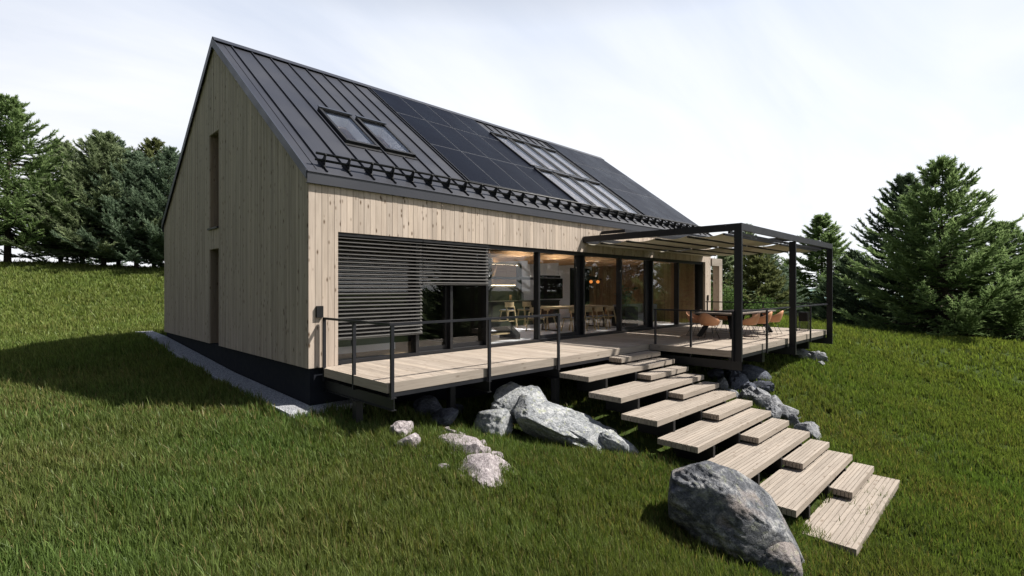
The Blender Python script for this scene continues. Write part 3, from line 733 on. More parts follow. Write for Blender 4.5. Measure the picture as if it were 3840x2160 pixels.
for bi, (xa, xb) in enumerate(((9.08, 13.30), (13.50, 17.70))):
    bt = MB()
    for i, yy in enumerate(YS): bt.box(xa, xb, yy-.02, yy+.02, 2.985, 3.038)
    bt.box(xa, xb, -4.66, -4.60, 3.02, 3.09)
    bt.build('batten', M['steel2'], PG)
    for i, (ya, yb2) in enumerate(zip([-.045]+YS[:-1], YS)):
        f = MB(); K = 12; sag = .075; vs = []; ya2 = ya-.02; yb3 = yb2+.02
        for k in range(K+1):
            t = k/K; yy = ya2+(yb3-ya2)*t; zz = 3.045-4*sag*t*(1-t)
            vs += [(xa+.03, yy, zz), (xb-.03, yy, zz), (xb-.03, yy, zz+.003), (xa+.03, yy, zz+.003)]
        fs = []
        for k in range(K):
            a_ = k*4; b_ = a_+4
            fs += [(a_, a_+1, b_+1, b_), (a_+3, b_+3, b_+2, a_+2), (a_, b_, b_+3, a_+3), (a_+1, a_+2, b_+2, b_+1)]
        fs += [(0,3,2,1), (K*4, K*4+1, K*4+2, K*4+3)]
        f.add(vs, fs, .5, True); f.build('canvas_panel', M['fabric'], PG)

# ------------------------------------------------------------------ STAIRS
ST = empty('outdoor_staircase', (6.6, -8.2, -2.42), 'wide floating stairs of slatted pale timber treads with black stringers', 'stairs')
RS = .33
def tread(x0, x1, y0, y1, zt_, nsl, nam):
    t = MB(); w = (y0-y1)/nsl
    for k in range(nsl):
        a = y0-k*w; b = a-w+.0095; r_ = .35+.3*random.random(); t.box(x0+.0008*random.random(), x1-.0008*random.random(), b, a, zt_-.112, zt_-random.random()*.0008, r_)
    o = t.build(nam, M['deckx'], ST)
    return o
for k in range(7):
    yb_ = -2.545-.818*k
    tread(4.70, 8.60, yb_, yb_-.826, -RS*(k+1), 11, 'long_tread')
    tread(6.68, 8.64, yb_-.005, yb_-.385, -RS*(k+.5), 6, 'half_tread')
    for xs in (6.9, 7.5, 8.1, 8.5): s = MB(); s.box(xs-.03, xs+.03, yb_-.36, yb_-.02, -RS*(k+.5)-.163, -RS*(k+.5)-.1125); s.build('spacer', M['black'], ST)
for xs in (5.35, 6.6, 7.9):
    st = MB()
    for k in range(7):
        yb_ = -2.545-.818*k; z1 = -RS*(k+1)-.113
        st.box(xs-.04, xs+.04, yb_-.84, yb_-.02, z1-.36, z1)
    st.build('stringer', M['black'], ST)
cb = MB()
for k in range(7):
    yb_ = -2.545-.818*k; z1 = -RS*(k+1)-.115
    cb.box(4.95, 8.4, yb_-.62, yb_-.54, z1-.07, z1)
cb.build('cross_bearer', M['steel2'], ST)
for k in range(7):
    yb_ = -2.545-.818*k; z1 = -RS*(k+1)-.185
    for xs in (5.35, 7.9, 8.35):
        zz = zg(xs, yb_-.58)
        if zz < z1-.01 and k > 3:
            l = MB(); l.box(xs-.03, xs+.03, yb_-.61, yb_-.55, zz-.15, z1-.0005); l.build('leg', M['steel'], ST)

# ------------------------------------------------------------------ timber portal frame beyond the house
PF = empty('timber_portal', (19.6, 0, -.5), 'pale timber portal frame standing just beyond the far corner of the house', 'frame')
p = MB(); p.box(19.42, 19.75, -.05, .25, -.6, 2.62); p.build('post', M['clad'], PF)
p = MB(); p.box(18.625, 19.75, -.05, .25, 2.6205, 2.96); p.build('lintel', M['deckx'], PF)

# ------------------------------------------------------------------ outdoor dining set
def outdoor_table():
    t = empty('dining_table', (13.65, -3.06, 0), 'long grey wood dining table with splayed black legs under the pergola', 'table')
    m = MB()
    for k in range(6): m.box(11.72, 15.6, -3.72+k*.22, -3.72+k*.22+.217, .755, .80)
    m.build('tabletop', M['tabletop'], t)
    u = MB(); u.box(12.1, 15.2, -3.5, -2.6, .70, .7545); u.build('underframe', M['black'], t)
    for sx, fx, tx in ((1, 11.95, 12.35), (-1, 15.35, 14.95)):
        for fy, ty in ((-3.62, -3.35), (-2.5, -2.8)):
            l = MB(); l.bar((fx, fy, 0.0), (tx, ty, .70), .04, .16, (0, 1, 0)); l.build('leg', M['steel'], t)
outdoor_table()
def shell_mesh():
    # bucket shell: rings from the seat centre out to the rim; front at +x
    me = MB(); K = 36; Rn = 11
    vs = []
    for j in range(Rn+1):
        t = j/Rn
        for k in range(K):
            a = 2*math.pi*k/K; ca = math.cos(a); sa = math.sin(a)
            back = max(0, -ca)
            rim_h = .44+.20*min(1, max(0, (1.0-ca)/1.1))**1.2+.19*back**2.2
            bx_ = .235+.03*(1-abs(ca)); by_ = .245
            if t < .62:
                s = t/.62; x_ = ca*bx_*s*.98; y_ = sa*by_*s*.98; z_ = .425+.018*s*s
            else:
                s = (t-.62)/.38; ss = s**1.0; out = 1+.20*math.sin(s*math.pi/2)
                x_ = ca*bx_*out-.07*back*ss; y_ = sa*by_*(1+.22*math.sin(s*math.pi/2)); z_ = .443+(rim_h-.443)*ss**1.15
            vs.append((x_, y_, z_))
    fs = []
    for j in range(Rn):
        for k in range(K): k2 = (k+1) % K; fs.append((j*K+k, j*K+k2, (j+1)*K+k2, (j+1)*K+k))
    me.add(vs, fs, .5, True); return me
def armchair():
    t = empty('armchair', (0,0,0), 'x', 'chair', 'tan bucket chairs around the outdoor table')
    s = shell_mesh().build('shell', M['chair'], t)
    m = s.modifiers.new('sol', 'SOLIDIFY'); m.thickness = .022; m.offset = 0
    for sy in (-1, 1):
        l = MB(); l.tube([(.05, sy*.13, .43), (.20, sy*.24, .012), (-.26, sy*.24, .012), (-.05, sy*.13, .43)], .0095, 6); l.build('sled_leg', M['black'], t)
    b = MB(); b.tube([(.05,-.13,.425),(.05,.13,.425)], .009, 6); b.tube([(-.05,-.13,.425),(-.05,.13,.425)], .009, 6); b.build('crossbar', M['black'], t)
    return t
AC = armchair()
spots = [((11.42,-3.08), 0, 'tan bucket chair at the near head of the outdoor table, its back to the stairs'),
         ((12.50,-3.86), 90, 'tan bucket chair at the front side of the outdoor table, behind the corner pergola post'),
         ((13.55,-3.88), 90, 'tan bucket chair in the middle of the front side of the outdoor table'),
         ((14.60,-3.90), 90, 'tan bucket chair on the front side of the outdoor table nearest the far railing'),
         ((12.35,-2.25), -90, 'tan bucket chair on the house side of the outdoor table nearest the stairs'),
         ((13.45,-2.22), -90, 'tan bucket chair in the middle of the house side of the outdoor table'),
         ((14.60,-2.25), -90, 'tan bucket chair on the house side of the outdoor table farthest from the stairs'),
         ((16.05,-3.05), 180, 'tan bucket chair at the far head of the outdoor table facing the stairs')]
for i, ((x, y), rz, lab) in enumerate(spots):
    o = AC if i == 0 else copy_tree(AC)
    o.location = (x, y, 0.0); o.rotation_euler = (0, 0, R_(rz)); o['label'] = lab
# slatted lantern/heater on the deck
LT = empty('fire_basket', (17.0, -4.25, 0), 'tall black slatted metal basket on the far corner of the terrace', 'basket')
b = MB()
for k in range(15): b.box(16.83, 17.19, -4.43, -4.425, .04+k*.045, .054+k*.045); b.box(16.83, 17.19, -4.075, -4.07, .04+k*.045, .054+k*.045); b.box(16.83, 16.835, -4.42, -4.08, .04+k*.045, .054+k*.045); b.box(17.185, 17.19, -4.42, -4.08, .04+k*.045, .054+k*.045)
b.build('slats', M['steel'], LT)
c = MB()
for x_ in (16.82, 17.20):
    for y_ in (-4.44, -4.06): c.box(x_-.01, x_+.01, y_-.01, y_+.01, 0, .76)
c.build('corner_post', M['steel'], LT)
c = MB(); c.box(16.87, 17.15, -4.39, -4.11, .36, .70); c.build('liner', M['black'], LT)

# ------------------------------------------------------------------ interior furniture
KI = empty('kitchen_island', (11.4, 5.2, .012), 'dark kitchen island with a long worktop behind the glazing', 'island')
b = MB(); b.box(9.1, 13.8, 4.95, 5.75, .012, 1.01); b.build('base', M['olive'], KI)
b = MB(); b.box(9.05, 13.8, 4.9, 5.76, 1.0105, 1.06); b.build('worktop', M['olive'], KI)
b = MB(); b.tube([(11.75,5.3,1.06),(11.75,5.3,1.36),(11.72,5.3,1.40),(11.52,5.3,1.40),(11.50,5.3,1.37),(11.50,5.3,1.30)], .018, 6); b.tube([(11.75,5.3,1.12),(11.68,5.22,1.13)], .015, 6); b.build('tap', M['black'], KI)
KC = empty('kitchen_cabinet', (11.0, 5.9, .012), 'tall dark kitchen niche with lit wooden wall cabinets', 'cabinet')
b = MB(); b.box(9.95, 12.16, 5.93, 5.99, .012, 2.70); b.box(12.02, 12.16, 5.765, 5.929, 1.07, 2.70); b.build('surround', M['olive'], KC)
b = MB()
for k in range(3): b.box(9.96+k*.63, 9.96+k*.63+.622, 5.80, 5.928, 1.72, 2.60)
b.build('door', M['cabw'], KC)
b = MB(); b.box(9.96, 11.84, 5.86, 5.91, 1.709, 1.7195); b.build('strip_light', M['warm'], KC)
b = MB(); b.box(9.96, 12.0, 5.85, 5.90, 2.601, 2.604); b.build('strip_light', M['warm'], KC)
b = MB(); b.tube([(11.55,5.85,1.061),(11.55,5.85,1.30)], .06, 12); b.build('canister', M['cabw']); tag(bpy.data.objects['canister'], 'wooden canister standing at the back of the kitchen worktop', 'canister')
TV = empty('television', (14.5, 5.95, 1.1), 'large black flat television on the white living room wall', 'television')
b = MB(); b.box(13.3, 15.25, 5.93, 5.985, 1.09, 2.06); b.build('screen', plain('tv_screen', (.004,.004,.005), .5, 0, .3), TV)
b = MB(); b.box(13.29, 15.26, 5.9855, 5.998, 1.08, 2.07); b.build('casing', M['black'], TV)
# dining table + chairs inside
IT = empty('oak_table', (11.6, 2.35, .012), 'long pale oak dining table inside behind the glass', 'table')
b = MB(); b.box(9.95, 13.25, 1.93, 2.85, .83, .90); b.build('tabletop', M['furnw'], IT)
for x_ in (10.15, 13.05):
    b = MB(); b.box(x_-.03, x_+.03, 1.98, 2.04, .012, .829); b.box(x_-.03, x_+.03, 2.74, 2.80, .012, .829); b.box(x_-.03, x_+.03, 2.041, 2.739, .012, .06); b.build('leg', M['black'], IT)
def oak_chair(name, seat, back, label, cat, grp):
    t = empty(name, (0,0,0), label, cat, grp)
    s = MB(); s.box(-.22, .22, -.22, .22, seat-.05, seat-.012); s.build('seat', M['furnw'], t)
    s = MB(); s.box(-.20, .20, -.20, .20, seat-.0115, seat+.018); s.build('seat_pad', M['seatpad'], t)
    s = MB(); K = 8; vs = []   # curved back band; back at -y
    for k in range(K+1):
        a = -1.15+2.3*k/K; x_ = .265*math.sin(a); y_ = -.30*math.cos(a)+.02
        for (rr_, zz) in ((1, back-.20), (.93, back-.20), (.93, back), (1, back)): vs.append((x_*rr_, y_*rr_, zz))
    fs = []
    for k in range(K):
        a_ = k*4; b_ = a_+4; fs += [(a_, b_, b_+1, a_+1), (a_+1, b_+1, b_+2, a_+2), (a_+2, b_+2, b_+3, a_+3), (a_+3, b_+3, b_, a_)]
    fs += [(0,1,2,3), (K*4+3, K*4+2, K*4+1, K*4)]
    s.add(vs, fs, .5, False); s.build('backrest', M['furnw'], t)
    for sx in (-1, 1):
        l = MB(); l.bar((sx*.21, -.17, back-.16), (sx*.26, -.31, .0), .03, .045, (0,1,0)); l.build('leg', M['furnw'], t)
        l = MB(); l.bar((sx*.20, .13, seat-.03), (sx*.24, .26, .0), .03, .045, (0,1,0)); l.build('leg', M['furnw'], t)
    if seat > .55:
        l = MB(); l.bar((-.23, .17, .28), (.23, .17, .28), .025, .03); l.bar((-.23, -.2, .28), (.23, -.2, .28), .025, .03); l.build('footrest', M['furnw'], t)
    return t
oc = oak_chair('oak_chair', .50, .89, 'x', 'chair', 'oak chairs at the indoor table')
for i, (x, y, rz, lab) in enumerate([(11.30,1.66,0,'pale oak chair on the glass side of the indoor table, third from its right end'),
        (12.02,1.66,0,'pale oak chair on the glass side of the indoor table, second from its right end'), (12.78,1.66,0,'pale oak chair on the glass side of the indoor table at its right end'),
        (10.45,1.66,0,'pale oak chair on the glass side of the indoor table at its left corner'), (9.65,2.6,-90,'pale oak chair at the left head of the indoor table in front of the island'),
        (10.9,3.15,180,'pale oak chair on the kitchen side of the indoor table')]):
    o = oc if i == 0 else copy_tree(oc)
    o.location = (x, y, .012); o.rotation_euler = (0,0,R_(rz)); o['label'] = lab
bs = oak_chair('bar_stool', .72, 1.03, 'x', 'stool', 'oak bar stools at the kitchen island')
for i, (x, lab) in enumerate([(9.95, 'left pale oak bar stool at the kitchen island'), (10.95, 'right pale oak bar stool at the kitchen island')]):
    o = bs if i == 0 else copy_tree(bs)
    o.location = (x, 4.45, .012); o['label'] = lab
PL = empty('potted_plant', (14.3, 1.75, .012), 'leafy green plant in a tall black box planter behind the glass', 'plant')
b = MB(); b.box(13.75, 14.75, 1.45, 2.1, .012, .80); b.build('planter', M['black'], PL)
b = MB(); b.box(13.79, 14.71, 1.49, 2.06, .8005, .82); b.build('soil', M['soil'], PL)
b = MB(); rr = random.Random(9); st_ = MB()
for k in range(34):
    x0, y0 = rr.uniform(13.9,14.6), rr.uniform(1.6,1.95); a = rr.uniform(0,6.28); h = rr.uniform(.25,.85); rd = rr.uniform(.1,.45)
    tip = Vector((x0+rd*math.cos(a), y0+.5*rd*math.sin(a), .82+h)); st_.tube([(x0,y0,.82), (x0+.3*rd*math.cos(a), y0, .82+h*.6), tip], .007, 4)
    for q in range(7):
        aa = a+rr.uniform(-1.6,1.6); ln = rr.uniform(.10,.20); dd = Vector((math.cos(aa), math.sin(aa), rr.uniform(-.5,.4))).normalized(); sd = dd.cross(Vector((0,0,1))).normalized()*ln*.3
        b.add([tip, tip+dd*ln*.5+sd, tip+dd*ln, tip+dd*ln*.5-sd], [(0,1,2,3)], rr.random())
b.build('leaves', M['leaf'], PL); st_.build('stems', M['leaf'], PL)
SO = empty('sofa', (16.2, 2.4, .012), 'light grey sofa beside the planter', 'sofa')
b = MB(); b.box(14.95, 17.3, 2.0, 2.85, .12, .46); b.build('seat', M['greyfab'], SO)
b = MB(); b.hexa([(17.0,2.0,.461),(17.3,2.0,.461),(17.3,2.85,.461),(17.0,2.85,.461),(16.95,2.0,.86),(17.38,2.0,.86),(17.38,2.85,.86),(16.95,2.85,.86)]); b.build('armrest', M['greyfab'], SO)
b = MB(); b.box(14.95, 16.94, 2.6, 2.85, .461, .86); b.build('backrest', M['greyfab'], SO)
for x_ in (15.05, 17.2):
    b = MB(); b.box(x_-.02, x_+.02, 2.1, 2.75, .012, .119); b.build('leg', M['black'], SO)
FL = empty('floor_lamp', (17.1, 1.45, .012), 'slim black angled floor lamp by the wooden end wall', 'lamp')
b = MB(); b.tube([(17.05,1.45,.012),(17.05,1.45,1.30),(16.32,1.45,1.86),(16.0,1.45,1.78)], .012, 6); b.build('stem', M['black'], FL)
b = MB(); b.tube([(16.03,1.45,1.79),(15.9,1.45,1.74)], [.035,.08], 10); b.build('lamp_shade', M['black'], FL)
b = MB(); b.tube([(17.05,1.45,.012),(17.05,1.45,.03)], .14, 16); b.build('foot', M['black'], FL)
for i, (x0, x1, y_, z_, lab) in enumerate([(6.9,9.1,2.3,1.93,'long slim dark pendant bar hanging left of the first wide mullion'), (9.55,10.85,2.5,2.02,'slim dark pendant bar hanging over the indoor dining table'), (12.55,13.45,2.6,2.03,'short slim dark pendant bar hanging right of the dining table')]):
    t = empty('pendant_light', (x0, y_, z_), lab, 'lamp', 'slim pendant bars'); b = MB(); b.box(x0, x1, y_-.03, y_+.03, z_-.04, z_+.02); b.box(x0, x1, y_-.03, y_-.025, z_+.0201, z_+.05); b.box(x0, x1, y_+.025, y_+.03, z_+.0201, z_+.05); b.box(x0, x0+.004, y_-.0249, y_+.0249, z_+.0201, z_+.05); b.box(x1-.004, x1, y_-.0249, y_+.0249, z_+.0201, z_+.05); b.build('bar', M['steel2'], t)
    b = MB(); b.box(x0+.02, x1-.02, y_-.02, y_+.02, z_+.0203, z_+.026); b.build('strip_light', M['led_fill'], t)  # glowing strip added inside the bar top to brighten the interior
    b = MB()
    for xx in (x0+.1, x1-.1): b.tube([(xx,y_,z_+.04),(xx,y_,2.69)], .004, 4)
    b.build('wire', M['black'], t)
GL = empty('glass_pendant', (13.9, 3.0, 1.75), 'amber glass pendant lamp glowing over the table end', 'lamp')
for k, x_ in enumerate((13.55, 14.05)):
    b = MB(); b.tube([(x_,3.0,1.80),(x_,3.0,1.84),(x_,3.0,1.90),(x_,3.0,1.94)], [.03,.07,.07,.02], 10); b.build('bulb', M['amber'], GL)
b = MB(); b.box(13.3, 14.3, 2.97, 3.03, 1.96, 2.0); b.tube([(13.8,3,2.0),(13.8,3,2.93)], .005, 4); b.build('bar', M['black'], GL)
LB = empty('lounge_bench', (6.2, 1.3, .012), 'dark angular lounge bench with a wooden shelf behind the glass', 'bench')
b = MB(); b.prism([(5.2,.60),(6.60,.60),(7.10,.17),(7.10,.012),(6.93,.012),(6.93,.14),(6.52,.44),(5.2,.44)], 1.0, 1.75); b.build('body', M['olive'], LB)
b = MB(); b.box(5.2, 6.45, 1.01, 1.74, .6005, .625); b.build('top_slab', M['furnw'], LB)
b = MB(); b.box(5.2, 6.7, 1.05, 1.7, .20, .245); b.build('shelf', M['furnw'], LB)
b = MB(); b.box(5.2, 5.5, 1.05, 1.7, .012, .199); b.build('foot', M['olive'], LB)
WB = empty('low_platform', (2.2, 1.9, .010), 'low pale platform bed behind the lowered blind', 'bed')
b = MB(); b.box(.9, 3.0, 1.60, 2.8, .011, .18); b.build('base', M['white'], WB)
b = MB(); b.box(.92, 2.98, 1.62, 2.79, .1805, .42); b.build('mattress', M['greyfab'], WB)

# ------------------------------------------------------------------ rocks
def ico(sub):
    import bmesh
    bm = bmesh.new(); bmesh.ops.create_icosphere(bm, subdivisions=sub, radius=1); v = [x.co.copy() for x in bm.verts]; f = [[q.index for q in p.verts] for p in bm.faces]; bm.free(); return v, f
ICO = {k: ico(k) for k in (3, 4, 5, 6)}
RV = Vector((math.sin(YAW), -math.cos(YAW), 0)); FV = Vector((math.cos(YAW), math.sin(YAW), 0))
def rock(c, a, b, h, mat, label, seed, tilt=0., rz=0., sub=4, rough=.28, facets=7, group=None, strata=0., name='rock', smooth=True, fac_lo=.62):
    vs, fs = ICO[sub]; rr = random.Random(seed); sd = Vector((rr.uniform(-50,50), rr.uniform(-50,50), rr.uniform(-50,50)))
    pl_ = []
    for k in range(facets):
        n = Vector((rr.gauss(0,1), rr.gauss(0,1), rr.gauss(0,.8))).normalized(); pl_.append((n, rr.uniform(fac_lo, .92)))
    ax = Vector((RV.x, RV.y, 0)); ca, sa = math.cos(rz), math.sin(rz)
    ux = Vector((RV.x*ca-RV.y*sa, RV.x*sa+RV.y*ca, 0)); uy = Vector((-ux.y, ux.x, 0))
    ct, stt = math.cos(tilt), math.sin(tilt); out = []
    for v in vs:
        p = v*(1+rough*.50*noise.noise(v*1.2+sd)+rough*.30*noise.noise(v*2.9+sd)+rough*.20*noise.noise(v*6.5+sd)+(rough*.13*noise.noise(v*14+sd)+rough*.07*noise.noise(v*29+sd) if sub > 4 else 0))
        for n, d in pl_:
            e = p.dot(n)-d
            if e > 0: p = p-n*e*.86
        if strata:
            q = p.z*4.2+.8*noise.noise(p*1.5+sd)+sd.x; s = q-math.floor(q); p = p*(1+strata*(s if s < .8 else (1-s)*4)-strata*.4)
        x_, y_, z_ = p.x*a, p.y*b, p.z*h
        x2 = x_*ct+z_*stt; z2 = -x_*stt+z_*ct
        out.append(ux*x2+uy*y_+Vector((0,0,z2)))
    me = bpy.data.meshes.new(name); me.from_pydata([tuple(o) for o in out], [], fs); me.polygons.foreach_set('use_smooth', [smooth]*len(fs))
    at = me.attributes.new('rnd', 'FLOAT', 'FACE'); at.data.foreach_set('value', [rr.random()]*len(fs))
    me.materials.append(M[mat]); me.update()
    o = link(bpy.data.objects.new(name, me)); o.location = c
    return tag(o, label, 'rock', group)
rock((3.12,-7.07,-1.70), 1.14, .72, .57, 'rock_big', 'huge grey boulder leaning against the lower stair treads', 24, R_(34), R_(4), 6, .22, 12, name='boulder', fac_lo=.80)
rock((2.98,-7.75,-2.02), .36, .3, .26, 'rock_big', 'small dark grey rock at the foot of the huge boulder', 5, R_(-10), 0, 5, .25, 7)
rock((4.05,-3.28,-1.37), 1.55, .82, .44, 'rock_white', 'long pale lichen covered slab rock beside the upper stairs', 38, R_(23), R_(2), 6, .50, 18, smooth=False, name='slab_rock', fac_lo=.7)
rock((3.62,-2.38,-.93), .72, .52, .46, 'rock_white', 'pale flat topped rock perched on the upper end of the long slab', 35, R_(16), 0, 6, .46, 12, smooth=False, fac_lo=.6)
rock((2.80,-2.40,-1.22), .38, .34, .44, 'rock_white', 'small upright pale rock left of the long slab', 36, R_(-8), 0, 5, .28, 7, strata=.04)
rock((4.45,-4.28,-1.66), .52, .3, .26, 'rock_white', 'low pale rock at the tail of the long slab', 37, R_(35), 0, 5, .3, 7, strata=.04)
cl_ = [(1.38,-3.12,-1.12,.24,.19,.17),(1.55,-2.85,-1.08,.17,.15,.13),(1.18,-3.55,-1.16,.28,.22,.20),(1.42,-3.75,-1.20,.22,.2,.16),(1.00,-3.95,-1.20,.30,.25,.22),(1.28,-4.08,-1.24,.20,.18,.18),
       (.80,-4.28,-1.24,.27,.24,.20),(.58,-4.42,-1.28,.16,.14,.10),(1.55,-3.4,-1.15,.16,.15,.13),(1.0,-3.4,-1.10,.18,.14,.13),(1.62,-2.52,-1.06,.14,.12,.12),(.95,-4.5,-1.32,.16,.14,.12)]
for i, (x, y, z, a, b, h) in enumerate(cl_):
    rock((x, y, z-.05), a*1.5, b*1.4, h*1.15, 'rock_pink', 'pinkish white stone in the rubble heap in front of the terrace', 60+i, R_(14), i*1.3, 4, .40, 16, 'pinkish white rubble stones', smooth=False, fac_lo=.38)
rock((1.22,-3.35,-1.11), .85, .48, .28, 'rock_pink', 'long craggy pinkish white outcrop in the grass in front of the terrace', 301, R_(4), R_(-66), 6, .62, 22, 'pinkish white rubble stones', smooth=False, name='outcrop', fac_lo=.45)
rock((.82,-4.15,-1.21), .62, .48, .29, 'rock_pink', 'lowest and broadest craggy pinkish white outcrop in the grass below the terrace', 302, R_(6), R_(-50), 6, .6, 20, 'pinkish white rubble stones', smooth=False, name='outcrop', fac_lo=.45)
for i in range(70):   # finer rubble among them
    t = random.random(); x = 1.55-.95*t+random.gauss(0,.20); y = -2.6-1.85*t+random.gauss(0,.18); s = random.uniform(.035,.11)
    rock((x, y, zg(x,y)+s*.45), s, s*.9, s*.75, 'rock_pink', 'pinkish white stone in the rubble heap in front of the terrace', 100+i, 0, i, 3, .4, 9, 'pinkish white rubble stones', smooth=False, fac_lo=.5)
rock((.60,-2.40,-.93), .30, .24, .24, 'rock_pink', 'upper pale stone standing alone below the near corner of the terrace', 90, 0, 1., 4, .4, 14, smooth=False, fac_lo=.4)
rock((.40,-2.80,-.98), .32, .25, .2, 'rock_pink', 'lower pale stone standing alone below the near corner of the terrace', 91, R_(20), 2., 4, .4, 14, smooth=False, fac_lo=.4)
rock((.40,-3.42,-1.08), .10, .08, .06, 'rock_pink', 'small pale stone half sunk in the grass left of the rubble heap', 92, 0, 0, 3, .4, 6, smooth=False)
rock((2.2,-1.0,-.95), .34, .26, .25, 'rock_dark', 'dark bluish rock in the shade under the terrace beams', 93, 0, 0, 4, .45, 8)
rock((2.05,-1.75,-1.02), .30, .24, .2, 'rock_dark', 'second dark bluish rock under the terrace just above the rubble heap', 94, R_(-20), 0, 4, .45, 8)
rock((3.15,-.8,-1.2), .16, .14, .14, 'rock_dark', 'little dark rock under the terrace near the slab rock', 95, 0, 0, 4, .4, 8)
rb_ = [(9.52,-6.36,-1.88,.24,.22,.21,'rock_grey'),(9.8,-6.28,-1.88,.16,.15,.14,'rock_grey'),(9.78,-5.95,-1.78,.11,.1,.14,'rock_grey'),(10.05,-5.62,-1.66,.27,.22,.21,'rock_grey'),(9.65,-5.55,-1.62,.18,.16,.15,'rock_grey'),
       (10.5,-5.25,-1.54,.25,.2,.15,'rock_grey'),(10.15,-5.1,-1.5,.2,.18,.18,'rock_grey'),(10.6,-4.92,-1.42,.2,.2,.19,'rock_grey'),(10.3,-4.66,-1.40,.18,.16,.14,'rock_grey'),(10.75,-4.6,-1.36,.16,.14,.12,'rock_grey'),
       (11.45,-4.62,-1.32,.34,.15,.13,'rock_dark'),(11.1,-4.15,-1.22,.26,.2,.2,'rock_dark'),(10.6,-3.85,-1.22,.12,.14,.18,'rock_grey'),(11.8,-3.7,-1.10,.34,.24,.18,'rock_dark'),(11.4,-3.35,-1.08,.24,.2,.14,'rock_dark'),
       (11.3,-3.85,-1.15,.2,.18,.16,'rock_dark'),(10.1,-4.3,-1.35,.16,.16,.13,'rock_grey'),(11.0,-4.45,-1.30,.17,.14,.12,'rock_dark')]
for i, (x, y, z, a, b, h, m_) in enumerate(rb_):
    lab, gp = (('grey stone in the rubble bank down the right side of the stairs', 'grey rubble stones right of the stairs') if m_ == 'rock_grey' else ('dark slate stone in the shaded rubble under the pergola corner', 'dark slate stones under the pergola'))
    rock((x, y, z), a*1.42, b*1.35, h*1.4, m_, lab, 130+i, R_(12), i*.9, 5, .50, 11, gp, smooth=(i % 3 == 0), fac_lo=.5)
for i in range(60):
    t = random.random(); x = 9.9+1.9*t+random.gauss(0,.22); y = -5.7+2.3*t+random.gauss(0,.20); s = random.uniform(.05,.12); dk = t > .45
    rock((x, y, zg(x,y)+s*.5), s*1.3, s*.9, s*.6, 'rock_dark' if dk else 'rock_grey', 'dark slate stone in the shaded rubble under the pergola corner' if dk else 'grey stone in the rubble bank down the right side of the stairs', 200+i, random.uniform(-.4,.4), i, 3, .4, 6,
         'dark slate stones under the pergola' if dk else 'grey rubble stones right of the stairs', smooth=False)
rock((12.35,-4.05,-1.22), .62, .5, .40, 'rock_dark', 'smooth rounded slate boulder beside the corner post of the pergola', 180, R_(18), 0, 5, .10, 4)
rock((16.75,-4.25,-.86), .42, .3, .22, 'rock_grey', 'ridged grey rock under the middle cantilever beam of the pergola', 181, R_(20), 0, 5, .4, 8, strata=.06)
rock((16.95,-4.72,-.95), .36, .28, .22, 'rock_grey', 'grey rock just right of the ridged rock beyond the pergola', 182, R_(15), 0, 5, .4, 8, strata=.05)
rock((16.4,-4.95,-1.10), .14, .11, .10, 'rock_grey', 'tiny grey rock in the grass in front of the ridged rock', 183, 0, 0, 4, .35, 7)

# ------------------------------------------------------------------ conifers
def needle_mat(name, lo, mid, hi):
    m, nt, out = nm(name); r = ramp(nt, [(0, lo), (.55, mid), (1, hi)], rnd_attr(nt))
    d = nt.nodes.new('ShaderNodeBsdfDiffuse'); nt.links.new(r.outputs[0], d.inputs[0])
    t = nt.nodes.new('ShaderNodeBsdfTranslucent'); nt.links.new(r.outputs[0], t.inputs[0])
    mx = nt.nodes.new('ShaderNodeMixShader'); mx.inputs[0].default_value = .42; nt.links.new(d.outputs[0], mx.inputs[1]); nt.links.new(t.outputs[0], mx.inputs[2])
    nt.links.new(mx.outputs[0], out.inputs[0]); return m
NM = {'green': needle_mat('needles_green', (.07,.115,.042), (.165,.24,.09), (.32,.42,.18)),
      'blue': needle_mat('needles_bluish', (.06,.092,.060), (.15,.21,.135), (.28,.36,.24)),
      'olive': needle_mat('needles_olive', (.052,.064,.026), (.125,.148,.058), (.24,.26,.11)),
      'deep': needle_mat('needles_deep', (.038,.060,.034), (.088,.130,.072), (.18,.24,.13)),
      'grey': needle_mat('needles_greygreen', (.078,.105,.055), (.19,.24,.125), (.36,.42,.24))}
